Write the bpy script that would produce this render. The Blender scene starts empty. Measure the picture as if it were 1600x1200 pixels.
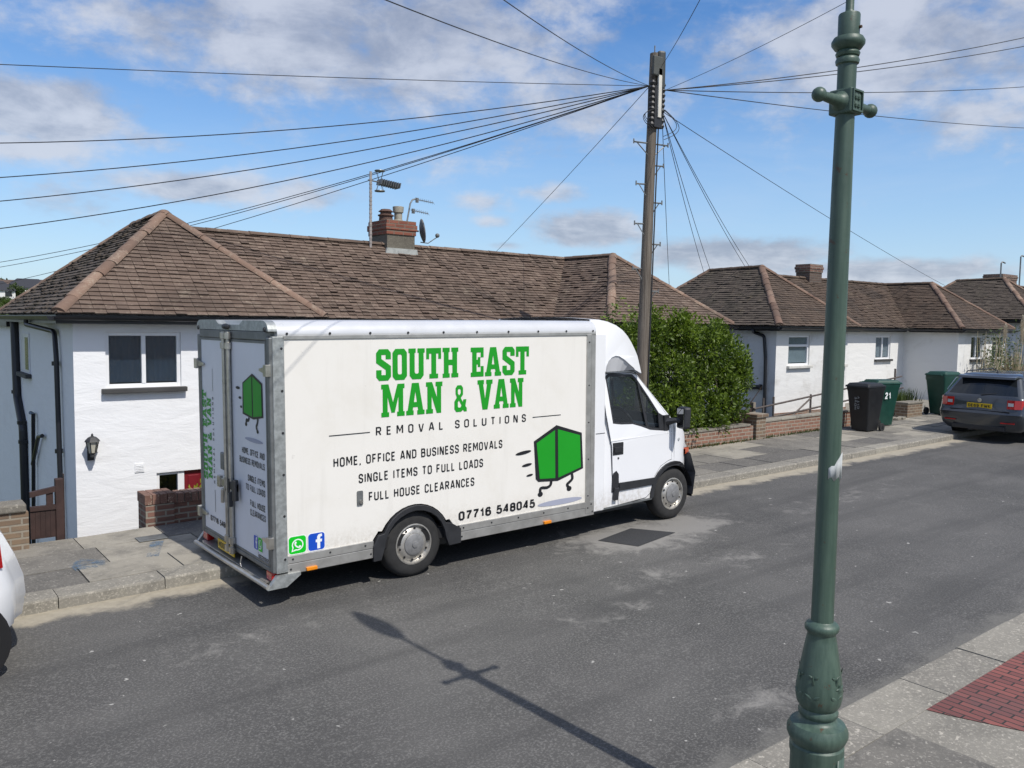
import bpy, bmesh, math, random
from mathutils import Vector, Matrix
from mathutils.geometry import tessellate_polygon
random.seed(7)
sc = bpy.context.scene
COL = sc.collection
S = 0.013                                   # the street climbs 1.3 % towards +X
# ------------------------------------------------------------------ camera
CAMPOS = Vector((-2.99836, -7.30489, 2.67146))
CR = Vector((0.7861807, -0.6178391, 0.0139576)); CU = Vector((0.0332046, 0.0647828, 0.9973468)); CF = Vector((0.6171041, 0.7836313, -0.0714461))
FPX = 1300.43
cam = bpy.data.cameras.new('camera'); camo = bpy.data.objects.new('camera', cam); COL.objects.link(camo)
camo.matrix_world = Matrix(((CR.x, CU.x, -CF.x, CAMPOS.x), (CR.y, CU.y, -CF.y, CAMPOS.y), (CR.z, CU.z, -CF.z, CAMPOS.z), (0, 0, 0, 1)))
cam.sensor_width = 36; cam.lens = FPX / 1600 * 36; cam.clip_start = .05; cam.clip_end = 3000
sc.camera = camo
def ray(px, py): return CR * ((px - 800) / FPX) - CU * ((py - 600) / FPX) + CF
def onY(px, py, Y): d = ray(px, py); return CAMPOS + d * ((Y - CAMPOS.y) / d.y)
def onX(px, py, X): d = ray(px, py); return CAMPOS + d * ((X - CAMPOS.x) / d.x)
def g(x): return S * x
# ------------------------------------------------------------------ sun, sky, exposure
SUN_EL, SUN_DIR = math.radians(53), Vector((0.05, -1, 0)).normalized()
to_sun = SUN_DIR * math.cos(SUN_EL) + Vector((0, 0, math.sin(SUN_EL)))
sun = bpy.data.lights.new('sun', 'SUN'); suno = bpy.data.objects.new('sun', sun); COL.objects.link(suno)
sun.energy = 4.25; sun.angle = math.radians(.53); sun.color = (1, .95, .88)
suno.rotation_euler = to_sun.to_track_quat('Z', 'Y').to_euler(); suno.location = (0, -20, 40)
sc.view_settings.view_transform = 'Standard'; sc.view_settings.look = 'None'; sc.view_settings.gamma = 1; sc.view_settings.exposure = 0.0
SKY_STR = 0.15

class NT:
    def __init__(s, tree): s.t = tree
    def n(s, typ, ins=None, **kw):
        nd = s.t.nodes.new(typ)
        for k, v in kw.items(): setattr(nd, k, v)
        for k, v in (ins or {}).items(): s.set(nd.inputs[k], v)
        return nd
    def set(s, sock, v):
        if isinstance(v, bpy.types.NodeSocket): s.t.links.new(v, sock)
        elif isinstance(v, bpy.types.Node): s.t.links.new(v.outputs[0], sock)
        else:
            if sock.type == 'RGBA' and len(v) == 3: v = (*v, 1)
            sock.default_value = v
    def m(s, op, a, b=0.0, c=None, clamp=False):
        nd = s.t.nodes.new('ShaderNodeMath'); nd.operation = op; nd.use_clamp = clamp
        s.set(nd.inputs[0], a); s.set(nd.inputs[1], b)
        if c is not None: s.set(nd.inputs[2], c)
        return nd.outputs[0]
    def mix(s, f, a, b):
        nd = s.t.nodes.new('ShaderNodeMix'); nd.data_type = 'RGBA'
        s.set(nd.inputs[0], f); s.set(nd.inputs[6], a); s.set(nd.inputs[7], b); return nd.outputs[2]
    def ramp(s, f, lo, hi):
        nd = s.t.nodes.new('ShaderNodeMapRange'); nd.interpolation_type = 'SMOOTHSTEP'
        s.set(nd.inputs[0], f); nd.inputs[1].default_value = lo; nd.inputs[2].default_value = hi; return nd.outputs[0]
    def noise(s, vec, scale, detail=4, rough=.55, dist=0):
        nd = s.t.nodes.new('ShaderNodeTexNoise'); s.set(nd.inputs['Vector'], vec)
        nd.inputs['Scale'].default_value = scale; nd.inputs['Detail'].default_value = detail; nd.inputs['Roughness'].default_value = rough; nd.inputs['Distortion'].default_value = dist
        return nd.outputs['Fac']
    def sep(s, v): nd = s.n('ShaderNodeSeparateXYZ', {0: v}); return nd.outputs

def make_sky():
    w = bpy.data.worlds.new('World'); sc.world = w; w.use_nodes = True
    t = w.node_tree; t.nodes.clear(); N = NT(t)
    sky = N.n('ShaderNodeTexSky', sky_type='NISHITA', sun_disc=False, sun_elevation=SUN_EL, sun_rotation=math.radians(177), altitude=50, air_density=1.0, dust_density=.6, ozone_density=2.0)
    co = N.n('ShaderNodeTexCoord').outputs['Generated']
    x, y, z = N.sep(co)
    az = N.m('ARCTAN2', x, y)
    el = N.m('ARCSINE', z)
    # cloud deck: noise on a plane overhead, thinned by elevation
    k = N.m('ADD', N.m('MAXIMUM', z, 0.0), .16)
    pv = N.n('ShaderNodeCombineXYZ', {0: N.m('DIVIDE', x, k), 1: N.m('DIVIDE', y, k), 2: 0.3})
    big = N.noise(pv, 1.15, 8, .58, .25)
    fine = N.noise(pv, 4.2, 8, .62, .35)
    wisp = N.n('ShaderNodeCombineXYZ', {0: N.m('MULTIPLY', az, 2.2), 1: N.m('MULTIPLY', el, 9.0), 2: 1.7})
    wn = N.noise(wisp, 1.6, 7, .6, .6)
    pn = N.n('ShaderNodeCombineXYZ', {0: N.m('MULTIPLY', az, 9.0), 1: N.m('MULTIPLY', el, 15.0), 2: 3.1})
    puff = N.noise(pn, 1.0, 7, .6, .15)
    puff2 = N.noise(pn, 2.6, 6, .6, .1)
    # individual clouds: (azimuth, elevation, half widths, density) of each bank
    def azel(px, py):
        d = ray(px, py).normalized(); return math.atan2(d.x, d.y), math.asin(d.z)
    banks = [(560, 60, 430, 130, 1.0), (860, 150, 230, 90, .75), (250, 30, 130, 60, .8), (45, 165, 130, 48, 1.35), (30, 225, 110, 30, .8), (300, 292, 130, 26, 1.05), (480, 305, 110, 22, .75), (110, 320, 90, 34, .65),
             (920, 358, 95, 30, 1.3), (872, 302, 70, 18, .8), (760, 318, 50, 18, .7), (770, 345, 40, 14, .6), (1150, 398, 150, 30, 1.3), (1380, 425, 170, 22, 1.2), (1000, 420, 60, 14, .6), (790, 383, 40, 9, .6), (1440, 60, 330, 110, .95), (1250, 130, 160, 50, .6), (1560, 170, 160, 60, .7), (200, 215, 120, 28, .5), (700, 250, 200, 40, .35)]
    cov = None
    for px, py, rx, ry, d in banks:
        a0, e0 = azel(px, py); ra = rx / FPX * 1.05; re = ry / FPX * 1.05
        da = N.m('DIVIDE', N.m('SUBTRACT', az, a0), ra); de = N.m('DIVIDE', N.m('SUBTRACT', el, e0), re)
        r2 = N.m('ADD', N.m('MULTIPLY', da, da), N.m('MULTIPLY', de, de))
        b = N.m('MULTIPLY', N.m('EXPONENT', N.m('MULTIPLY', r2, -1.0)), d)
        cov = b if cov is None else N.m('MAXIMUM', cov, b)
    nmix = N.m('ADD', N.m('MULTIPLY', puff, .62), N.m('MULTIPLY', puff2, .38))
    dens = N.ramp(N.m('ADD', N.m('MULTIPLY', cov, .62), N.m('MULTIPLY', N.m('SUBTRACT', nmix, .5), 1.5)), .15, .56)
    else_d = N.m('MULTIPLY', N.ramp(big, .36, .56), .95)            # cloud added elsewhere, out of frame, to whiten the ambient light
    infrm = N.ramp(N.m('ABSOLUTE', N.m('SUBTRACT', az, .667)), .75, 1.1)
    high = N.ramp(el, .5, .75)
    dens = N.m('MAXIMUM', dens, N.m('MULTIPLY', else_d, N.m('MAXIMUM', infrm, high)))
    veil = N.m('MULTIPLY', N.ramp(wn, .42, .8), .22)
    shade = N.ramp(N.m('ADD', N.m('MULTIPLY', puff, .6), N.m('MULTIPLY', fine, .4)), .36, .62)
    ccol = N.mix(shade, (.34, .38, .48), (.66, .69, .77))
    hz = N.ramp(el, .42, -.02)
    blue = N.n('ShaderNodeHueSaturation', {'Saturation': 1.36, 'Hue': .508, 'Value': 1.0, 'Color': sky.outputs[0]})
    skyc = N.n('ShaderNodeVectorMath', {0: blue.outputs[0], 1: (SKY_STR,) * 3}, operation='MULTIPLY').outputs[0]
    c = N.mix(N.m('MULTIPLY', hz, .66), skyc, (.43, .63, .90))
    c = N.mix(veil, c, (.56, .68, .86))
    c = N.mix(N.m('MULTIPLY', dens, .82), c, ccol)
    bg = N.n('ShaderNodeBackground', {0: c, 1: 1.0})
    t.links.new(bg.outputs[0], N.n('ShaderNodeOutputWorld').inputs[0])
make_sky()

# ------------------------------------------------------------------ materials
MATS = {}
def mat(name, fn):
    if name in MATS: return MATS[name]
    m = bpy.data.materials.new(name); m.use_nodes = True; t = m.node_tree; t.nodes.clear(); N = NT(t)
    out = N.n('ShaderNodeOutputMaterial'); p = N.n('ShaderNodeBsdfPrincipled'); t.links.new(p.outputs[0], out.inputs[0])
    fn(N, p, out); MATS[name] = m; return m
def P(N): return N.n('ShaderNodeTexCoord').outputs['Object']
def W(N): return N.n('ShaderNodeNewGeometry').outputs['Position']
def tone(N): return N.n('ShaderNodeAttribute', attribute_name='tone').outputs['Fac']
def bump(N, p, h, strength=.3, dist=.01):
    b = N.n('ShaderNodeBump', {'Height': h, 'Strength': strength, 'Distance': dist}); N.set(p.inputs['Normal'], b.outputs[0])
def plain(name, col, rough=.5, metal=0.0, var=.12, scale=3.0, coat=0.0, bumps=0.0, spec=.5):
    def f(N, p, o):
        w = W(N); n = N.noise(w, scale, 5, .6)
        n2 = N.noise(w, scale * 9, 4, .6)
        lo = tuple(c * (1 - var) for c in col); hi = tuple(min(1, c * (1 + var)) for c in col)
        N.set(p.inputs['Base Color'], N.mix(N.m('ADD', N.m('MULTIPLY', N.ramp(n, .3, .7), .65), N.m('MULTIPLY', n2, .35)), lo, hi))
        N.set(p.inputs['Roughness'], N.m('ADD', N.m('MULTIPLY', n, .16), rough - .08)); p.inputs['Metallic'].default_value = metal
        p.inputs['Coat Weight'].default_value = coat; p.inputs['Coat Roughness'].default_value = .06; p.inputs['Specular IOR Level'].default_value = spec
        if bumps: bump(N, p, n2, bumps, .004)
    return mat(name, f)

def m_asphalt(N, p, o):
    w = W(N); x, y, z = N.sep(w)
    big = N.noise(w, .35, 5, .6, .4); mid = N.noise(w, 1.9, 6, .65, .3); fine = N.noise(w, 55, 3, .7); grit = N.noise(w, 160, 2, .7)
    c = N.mix(N.ramp(big, .3, .7), (.052, .051, .0485), (.094, .091, .086))
    c = N.mix(N.m('MULTIPLY', N.ramp(mid, .45, .75), .38), c, (.125, .120, .112))
    c = N.mix(N.m('MULTIPLY', N.ramp(fine, .46, .68), .62), c, (.20, .195, .182))
    c = N.mix(N.m('MULTIPLY', N.ramp(grit, .66, .76), .7), c, (.34, .33, .30))
    c = N.mix(N.m('MULTIPLY', N.ramp(N.noise(w, 11, 2, .5), .735, .77), .8), c, (.42, .41, .38))
    # tyre-polished lanes run along the street
    st = N.n('ShaderNodeCombineXYZ', {0: N.m('MULTIPLY', x, .12), 1: N.m('MULTIPLY', y, 1.6), 2: 0.0})
    lane = N.noise(st, 1.3, 4, .55)
    c = N.mix(N.m('MULTIPLY', N.ramp(lane, .45, .7), .5), c, (.05, .049, .047))
    # dusty worn patch round the repair and elsewhere, gutter grit along both kerbs
    def spot(cx, cy, rx, ry):
        a = N.m('DIVIDE', N.m('SUBTRACT', x, cx), rx); b = N.m('DIVIDE', N.m('SUBTRACT', y, cy), ry)
        return N.m('EXPONENT', N.m('MULTIPLY', N.m('ADD', N.m('MULTIPLY', a, a), N.m('MULTIPLY', b, b)), -1.0))
    sp = None
    for a in [(4.6, -.25, 1.0, .62), (5.5, -.25, .7, .45), (3.6, -1.5, .8, .4), (2.6, -1.9, 1.0, .35), (1.9, -3.9, .8, .35), (4.9, -1.6, 1.2, .3), (-.4, -.5, 1.2, .25), (8.5, -.6, 2.0, .4)]:
        b = spot(*a); b = N.m('MULTIPLY', b, 1.25); b = b if a[0] in (4.6, 5.5) else N.m('MULTIPLY', b, .36)
        sp = b if sp is None else N.m('MAXIMUM', sp, b)
    dn = N.noise(w, 3.2, 7, .7, .5)
    dust = N.ramp(N.m('ADD', N.m('MULTIPLY', sp, .55), N.m('MULTIPLY', N.m('SUBTRACT', dn, .5), 1.3)), .16, .5)
    c = N.mix(N.m('MULTIPLY', dust, .72), c, (.26, .25, .23))
    gl = N.ramp(N.m('ADD', N.m('SUBTRACT', y, .86), N.m('MULTIPLY', N.m('SUBTRACT', N.noise(w, 2.3, 6, .65), .5), .75)), -.05, .16)
    c = N.mix(N.m('MULTIPLY', gl, .85), c, N.mix(N.noise(w, 14, 5, .6), (.26, .23, .175), (.50, .45, .35)))
    gn = N.ramp(N.m('ADD', N.m('SUBTRACT', -4.28, y), N.m('MULTIPLY', N.m('SUBTRACT', N.noise(w, 2.0, 6, .65), .5), .8)), -.12, .1)
    c = N.mix(N.m('MULTIPLY', gn, .6), c, (.17, .165, .15))
    N.set(p.inputs['Base Color'], c); p.inputs['Roughness'].default_value = .86
    bump(N, p, N.m('ADD', fine, N.m('MULTIPLY', grit, .6)), .55, .006)
ASPHALT = mat('asphalt', m_asphalt)
def stonefn(a, b, pale, sc1=1.0, moss=0.0, speck=.5):
    def f(N, p, o):
        w = W(N); t = tone(N); n = N.noise(w, 2.5, 6, .65, .3); fine = N.noise(w, 42, 4, .7); gr = N.noise(w, 120, 2, .7)
        c = N.mix(t, a, b)
        c = N.mix(N.m('MULTIPLY', N.ramp(n, .40, .72), .6), c, tuple(v * .62 for v in a))
        c = N.mix(N.m('MULTIPLY', N.ramp(N.noise(w, 17, 6, .72, .3), .56, .68), .45), c, pale)
        c = N.mix(N.m('MULTIPLY', N.ramp(fine, .5, .7), speck), c, pale)
        c = N.mix(N.m('MULTIPLY', N.ramp(gr, .6, .75), .5), c, tuple(v * .4 for v in a))
        c = N.mix(N.m('MULTIPLY', N.ramp(N.noise(w, 26, 3, .55, .2), .63, .69), .55), c, tuple(min(1, v * 1.35) for v in pale))
        if moss: c = N.mix(N.m('MULTIPLY', N.ramp(N.noise(w, 6, 6, .7), .58, .75), moss), c, (.30, .29, .22))
        N.set(p.inputs['Base Color'], c); p.inputs['Roughness'].default_value = .9
        bump(N, p, N.m('ADD', N.m('MULTIPLY', fine, .7), gr), .4, .005)
    return f
SLAB = mat('paving_slab', stonefn((.105, .10, .092), (.33, .305, .25), (.33, .31, .27), speck=.5))
KERB = mat('kerb_stone', stonefn((.205, .192, .165), (.27, .253, .213), (.42, .39, .33), speck=.75, moss=.4))
JOINT = plain('joint_dirt', (.06, .055, .042), .95, var=.4, scale=20)
def brickfn(cols, mortar, bw=.225, bh=.075, stain=.3, ms=.012):
    def f(N, p, o):
        w = W(N); x, y, z = N.sep(w)
        v = N.n('ShaderNodeCombineXYZ', {0: N.m('ADD', x, y), 1: z, 2: 0.0})
        br = N.n('ShaderNodeTexBrick', {'Vector': v.outputs[0], 'Color1': (0, 0, 0), 'Color2': (1, 1, 1), 'Mortar': (.5, .5, .5), 'Scale': 1.0, 'Mortar Size': ms, 'Mortar Smooth': .2, 'Bias': 0.0, 'Brick Width': bw, 'Row Height': bh})
        n = N.noise(w, 9, 5, .65); fine = N.noise(w, 60, 4, .7)
        c = N.mix(N.m('ADD', N.m('MULTIPLY', N.sep(br.outputs[0])[0], .7), N.m('MULTIPLY', n, .3)), cols[0], cols[1])
        c = N.mix(N.m('MULTIPLY', N.ramp(N.noise(w, 3.2, 6, .7, .4), .5, .7), stain), c, cols[2])
        c = N.mix(br.outputs['Fac'], c, N.mix(n, tuple(m * .6 for m in mortar), mortar))
        N.set(p.inputs['Base Color'], c); p.inputs['Roughness'].default_value = .92
        bump(N, p, N.m('ADD', N.m('MULTIPLY', br.outputs['Fac'], -1.0), N.m('MULTIPLY', fine, .5)), .7, .008)
    return f
BRICK_DARK = mat('brown_brick', brickfn([(.11, .055, .042), (.22, .115, .085), (.09, .075, .06)], (.30, .27, .22), stain=.6))
BRICK_RED = mat('red_brick', brickfn([(.17, .08, .055), (.29, .155, .105), (.23, .19, .145)], (.36, .31, .25), stain=.55))
BRICK_BUFF = mat('buff_brick', brickfn([(.13, .088, .062), (.24, .17, .11), (.11, .10, .085)], (.33, .29, .23), stain=.4))
def m_paver(N, p, o):
    w = W(N); br = N.n('ShaderNodeTexBrick', {'Vector': N.n('ShaderNodeCombineXYZ', {0: N.sep(w)[1], 1: N.sep(w)[0]}).outputs[0], 'Color1': (0, 0, 0), 'Color2': (1, 1, 1), 'Mortar': (.5, .5, .5), 'Scale': 1.0, 'Mortar Size': .006, 'Mortar Smooth': .15, 'Brick Width': .2, 'Row Height': .066})
    t = N.sep(br.outputs[0])[0]; n = N.noise(w, 30, 4, .7)
    c = N.mix(t, (.15, .05, .045), (.27, .085, .07)); c = N.mix(N.m('MULTIPLY', n, .35), c, (.10, .06, .06))
    c = N.mix(N.m('MULTIPLY', N.ramp(N.noise(w, 1.6, 4, .6), .52, .68), .45), c, (.09, .06, .062))
    c = N.mix(br.outputs['Fac'], c, (.03, .027, .025))
    N.set(p.inputs['Base Color'], c); p.inputs['Roughness'].default_value = .85
    bump(N, p, N.m('ADD', N.m('MULTIPLY', br.outputs['Fac'], -1.0), N.m('MULTIPLY', n, .3)), .7, .006)
PAVER = mat('red_block_paver', m_paver)
def renderfn(col, dirt, amt):
    def f(N, p, o):
        w = W(N); x, y, z = N.sep(w)
        st = N.n('ShaderNodeCombineXYZ', {0: N.m('MULTIPLY', x, 1.0), 1: N.m('MULTIPLY', y, 1.0), 2: N.m('MULTIPLY', z, 3.2)})
        n = N.noise(st, 1.6, 6, .62, .4); fine = N.noise(w, 34, 5, .65); d = N.noise(w, .9, 7, .68, .3)
        c = N.mix(N.m('MULTIPLY', N.ramp(n, .5, .75), .35), col, tuple(v * .9 for v in col))
        c = N.mix(N.m('MULTIPLY', N.ramp(d, .52, .72), amt), c, dirt)
        c = N.mix(N.m('MULTIPLY', N.ramp(N.noise(w, 13, 5, .7), .62, .75), amt * .5), c, tuple(v * .8 for v in dirt))
        N.set(p.inputs['Base Color'], c); p.inputs['Roughness'].default_value = .88
        bump(N, p, N.m('ADD', N.m('MULTIPLY', n, 1.6), N.m('MULTIPLY', fine, .12)), .36, .025)
    return f
WHITE_CLEAN = mat('white_render_clean', renderfn((.80, .81, .82), (.66, .66, .66), .35))
WHITE_DIRTY = mat('white_render_weathered', renderfn((.72, .72, .70), (.42, .40, .36), .6))
def tilefn(lo, hi, lich, dark):
    def f(N, p, o):
        w = W(N); t = tone(N); n = N.noise(w, 1.1, 6, .65, .3); fine = N.noise(w, 26, 5, .7)
        c = N.mix(t, lo, hi)
        c = N.mix(N.m('MULTIPLY', N.ramp(n, .44, .68), .55), c, dark)
        c = N.mix(N.m('MULTIPLY', N.ramp(N.noise(w, 3.6, 7, .72, .5), .54, .70), .42), c, lich)
        c = N.mix(N.m('MULTIPLY', N.ramp(N.m('ADD', N.m('MULTIPLY', fine, .85), N.m('MULTIPLY', t, .15)), .54, .68), .6), c, lich)
        N.set(p.inputs['Base Color'], c); p.inputs['Roughness'].default_value = .93; bump(N, p, fine, .5, .008)
    return f
TILE_A = mat('brown_roof_tile', tilefn((.098, .068, .051), (.178, .128, .099), (.30, .25, .19), (.055, .040, .031)))
TILE_B = mat('dark_roof_tile', tilefn((.062, .043, .031), (.118, .082, .060), (.17, .135, .095), (.036, .029, .024)))
TILE_WEST = mat('west_roof_tile', tilefn((.060, .047, .038), (.115, .092, .074), (.16, .135, .09), (.040, .036, .026)))  # darker, greyer tile colours for the west-facing slopes
UNDER = plain('roof_underlay', (.03, .025, .022), .95)
HIP = mat('terracotta_hip_tile', tilefn((.15, .094, .068), (.25, .165, .12), (.34, .285, .215), (.105, .085, .07)))
GUTTER = plain('black_gutter_plastic', (.012, .013, .016), .35)
UPVC = plain('white_window_plastic', (.78, .79, .80), .3, var=.03)
SILLM = plain('dark_painted_sill', (.05, .05, .05), .7, var=.3)
def glassfn(tint, rough=.02):
    def f(N, p, o):
        N.t.nodes.remove(p)
        tr = N.n('ShaderNodeBsdfTransparent', {0: tint}); gl = N.n('ShaderNodeBsdfGlossy', {0: (1, 1, 1), 1: rough})
        ge = N.n('ShaderNodeNewGeometry'); dt = N.m('ABSOLUTE', N.n('ShaderNodeVectorMath', {0: ge.outputs['Incoming'], 1: ge.outputs['Normal']}, operation='DOT_PRODUCT').outputs['Value']); fr = N.m('ADD', .05, N.m('MULTIPLY', N.m('POWER', N.m('SUBTRACT', 1.0, dt), 5.0), .9)); mx = N.n('ShaderNodeMixShader', {0: fr, 1: tr.outputs[0], 2: gl.outputs[0]})
        N.set(o.inputs[0], mx.outputs[0])
    return f
GLASS = mat('window_glass', glassfn((.72, .76, .78)))
TINT = mat('tinted_glass', glassfn((.52, .57, .56)))
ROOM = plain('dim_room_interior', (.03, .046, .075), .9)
BLIND = plain('pale_blind', (.50, .55, .58), .9, var=.1)
CURTAIN = plain('grey_curtain', (.55, .57, .58), .95, var=.3, scale=14)
def m_cream(N, p, o):
    w = W(N); x, y, z = N.sep(w)
    st = N.n('ShaderNodeCombineXYZ', {0: N.m('MULTIPLY', x, 7.0), 1: y, 2: N.m('MULTIPLY', z, .55)}); sn = N.noise(st, 1.0, 6, .65, .1); n = N.noise(w, 1.4, 6, .65, .3); f = N.noise(w, 24, 5, .7)
    c = N.mix(N.m('MULTIPLY', N.ramp(n, .45, .75), .5), (.79, .77, .72), (.70, .67, .60))
    c = N.mix(N.m('MULTIPLY', N.ramp(sn, .52, .78), .30), c, (.58, .56, .51))
    gr = N.m('MULTIPLY', N.ramp(N.m('ADD', z, N.m('MULTIPLY', N.m('SUBTRACT', N.noise(w, 4, 6, .7), .5), .5)), .80, .42), .55)
    c = N.mix(N.m('MULTIPLY', gr, N.ramp(f, .3, .7)), c, (.47, .43, .36))
    c = N.mix(N.m('MULTIPLY', N.ramp(N.noise(w, 9, 3, .6), .70, .76), .4), c, (.5, .48, .44))
    N.set(p.inputs['Base Color'], c); N.set(p.inputs['Roughness'], N.m('ADD', .26, N.m('MULTIPLY', n, .22))); bump(N, p, N.noise(w, 1.1, 2, .4), .12, .03)
CREAM = mat('cream_panel_paint', m_cream)
def m_vanwhite(N, p, o):
    w = W(N); x, y, z = N.sep(w); n = N.noise(w, 2, 5, .6); f = N.noise(w, 18, 6, .7); st = N.n('ShaderNodeCombineXYZ', {0: N.m('MULTIPLY', x, 9), 1: y, 2: N.m('MULTIPLY', z, 1.2)})
    c = N.mix(n, (.77, .78, .80), (.83, .84, .855))
    gr = N.ramp(N.m('ADD', z, N.m('MULTIPLY', N.m('SUBTRACT', N.noise(st, 1, 6, .7), .5), .5)), .72, .36)
    c = N.mix(N.m('MULTIPLY', N.m('MULTIPLY', gr, N.ramp(f, .3, .65)), .6), c, (.40, .36, .30))
    N.set(p.inputs['Base Color'], c); p.inputs['Roughness'].default_value = .3; p.inputs['Coat Weight'].default_value = .5; p.inputs['Coat Roughness'].default_value = .06
VANWHITE = mat('white_van_paint', m_vanwhite)
DOORWHITE = plain('dull_white_door_panel', (.72, .74, .78), .4, var=.04)
ALU = plain('aluminium_rail', (.52, .51, .48), .42, .75, .18, 6)
GALV = plain('galvanised_steel', (.42, .44, .43), .5, .7, .3, 22)
STEELGREY = plain('grey_steel_frame', (.20, .21, .21), .5, .6, .25, 8)
CHROME = plain('worn_zinc_rod', (.55, .53, .48), .3, .9, .2, 12)
BLACKP = plain('black_plastic', (.022, .023, .026), .5, var=.25, scale=8)
DARKGAP = plain('dark_gap', (.008, .008, .009), .9)
TYRE = plain('tyre_rubber', (.022, .022, .022), .85, var=.35, scale=14, bumps=.3)
RIM = plain('silver_wheel_steel', (.50, .48, .44), .4, .7, .3, 14)
HUBM = plain('dull_hub_plastic', (.26, .26, .26), .5, .4, .25, 16)
AMBER = plain('amber_lens', (.75, .24, .01), .25, var=.1)
REDLENS = plain('red_lens', (.42, .012, .012), .15, var=.1, coat=.6)
CLEARLENS = plain('clear_lens', (.45, .47, .48), .12, var=.1, coat=.8)
GREEN = plain('green_vinyl', (.006, .30, .012), .45, var=.03)
BLACKV = plain('black_vinyl', (.012, .013, .016), .45, var=.05)
GREYV = plain('grey_vinyl', (.34, .36, .45), .5, var=.04)
WAGREEN = plain('bright_green_vinyl', (.0, .52, .015), .4, var=.02)
FBBLUE = plain('blue_vinyl', (.005, .07, .50), .4, var=.02)
WHITEV = plain('white_vinyl', (.82, .85, .85), .45, var=.02)
YELLOWP = plain('yellow_plate', (.62, .42, .01), .4, var=.05)
LAMPGREEN = mat('old_green_paint', lambda N, p, o: (N.set(p.inputs['Base Color'], N.mix(N.m('MULTIPLY', N.ramp(N.noise(W(N), 15, 6, .7, .4), .63, .69), .9), N.mix(N.m('ADD', N.m('MULTIPLY', N.noise(W(N), 5, 5, .6), .5), N.m('MULTIPLY', N.ramp(N.noise(N.n('ShaderNodeVectorMath', {0: W(N), 1: (34.0, 34.0, 2.2)}, operation='MULTIPLY').outputs[0], 1.0, 5, .65), .35, .68), .5)), (.034, .064, .050), (.082, .128, .098)), (.07, .035, .018))), N.set(p.inputs['Roughness'], N.m('ADD', .34, N.m('MULTIPLY', N.noise(W(N), 9, 4, .6), .25))), bump(N, p, N.noise(W(N), 30, 5, .65), .25, .004)))
def m_pole(N, p, o):
    w = W(N); x, y, z = N.sep(w); v = N.n('ShaderNodeCombineXYZ', {0: N.m('MULTIPLY', x, 40), 1: N.m('MULTIPLY', y, 40), 2: N.m('MULTIPLY', z, 1.3)})
    n = N.noise(v, 1.0, 5, .65, .2)
    c = N.mix(N.ramp(n, .3, .7), (.085, .068, .054), (.19, .165, .135)); c = N.mix(N.m('MULTIPLY', N.ramp(N.noise(w, 1.2, 4, .6), .5, .7), .4), c, (.09, .075, .062))
    N.set(p.inputs['Base Color'], c); p.inputs['Roughness'].default_value = .9; bump(N, p, n, .6, .01)
POLEWOOD = mat('weathered_pole_wood', m_pole)
FENCEWOOD = plain('dark_brown_stained_wood', (.040, .021, .018), .7, var=.35, scale=7, bumps=.4)
RUSTTUBE = plain('rusty_scaffold_tube', (.13, .11, .10), .6, .5, .3, 9)
BINBLACK = plain('black_bin_plastic', (.011, .012, .014), .5, var=.3, scale=6)
BINGREEN = plain('dark_green_bin_plastic', (.010, .055, .040), .45, var=.2, scale=6)
WIREM = plain('black_cable', (.02, .021, .024), .7)
CARGREY = plain('metallic_slate_paint', (.050, .058, .068), .3, .5, .06, coat=.9)
CARWHITE = plain('glossy_white_car_paint', (.80, .81, .82), .25, .0, .02, coat=.8)
REDDOOR = plain('maroon_door_paint', (.16, .012, .02), .35, var=.12)
CEMENT = mat('lichened_cement', stonefn((.10, .09, .072), (.19, .175, .14), (.34, .32, .25), moss=.75))
LEAD = plain('lead_flashing', (.42, .44, .42), .6, .1, .25, 9)
COPING = mat('stone_coping', stonefn((.18, .165, .14), (.30, .28, .23), (.36, .34, .28), moss=.4))
def leaffn(lo, hi, edge):
    def f(N, p, o):
        t = tone(N); c = N.mix(t, lo, hi)
        c = N.mix(N.m('MULTIPLY', N.ramp(N.noise(W(N), 1.7, 3, .5), .5, .7), .4), c, edge)
        N.set(p.inputs['Base Color'], c); p.inputs['Roughness'].default_value = .52
        tr = N.n('ShaderNodeBsdfTranslucent', {0: N.mix(.5, c, (.16, .28, .03))}); mx = N.n('ShaderNodeMixShader', {0: .28, 1: p.outputs[0], 2: tr.outputs[0]})
        N.set(o.inputs[0], mx.outputs[0])
    return f
LEAF = mat('glossy_green_leaf', leaffn((.034, .064, .005), (.16, .235, .014), (.09, .15, .010)))
LEAF_YEL = mat('yellow_green_leaf', leaffn((.20, .22, .02), (.40, .38, .04), (.25, .3, .03)))
LEAF_DARK = mat('dull_green_leaf', leaffn((.025, .045, .014), (.075, .105, .032), (.05, .07, .025)))
STRAW = plain('dry_straw', (.42, .36, .24), .9, var=.3, scale=10)
BARK = plain('bark', (.07, .05, .038), .95, var=.4, scale=12)
def m_earth(N, p, o):
    w = W(N); c = N.mix(N.ramp(N.noise(w, .06, 6, .65), .35, .65), (.05, .075, .022), (.10, .115, .045)); c = N.mix(N.m('MULTIPLY', N.noise(w, 3, 6, .7), .5), c, (.06, .055, .035))
    N.set(p.inputs['Base Color'], c); p.inputs['Roughness'].default_value = 1
EARTH = mat('grassy_earth', m_earth)
PATCH = plain('fresh_tarmac_patch', (.032, .033, .035), .85, var=.3, scale=60, bumps=.6)
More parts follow.
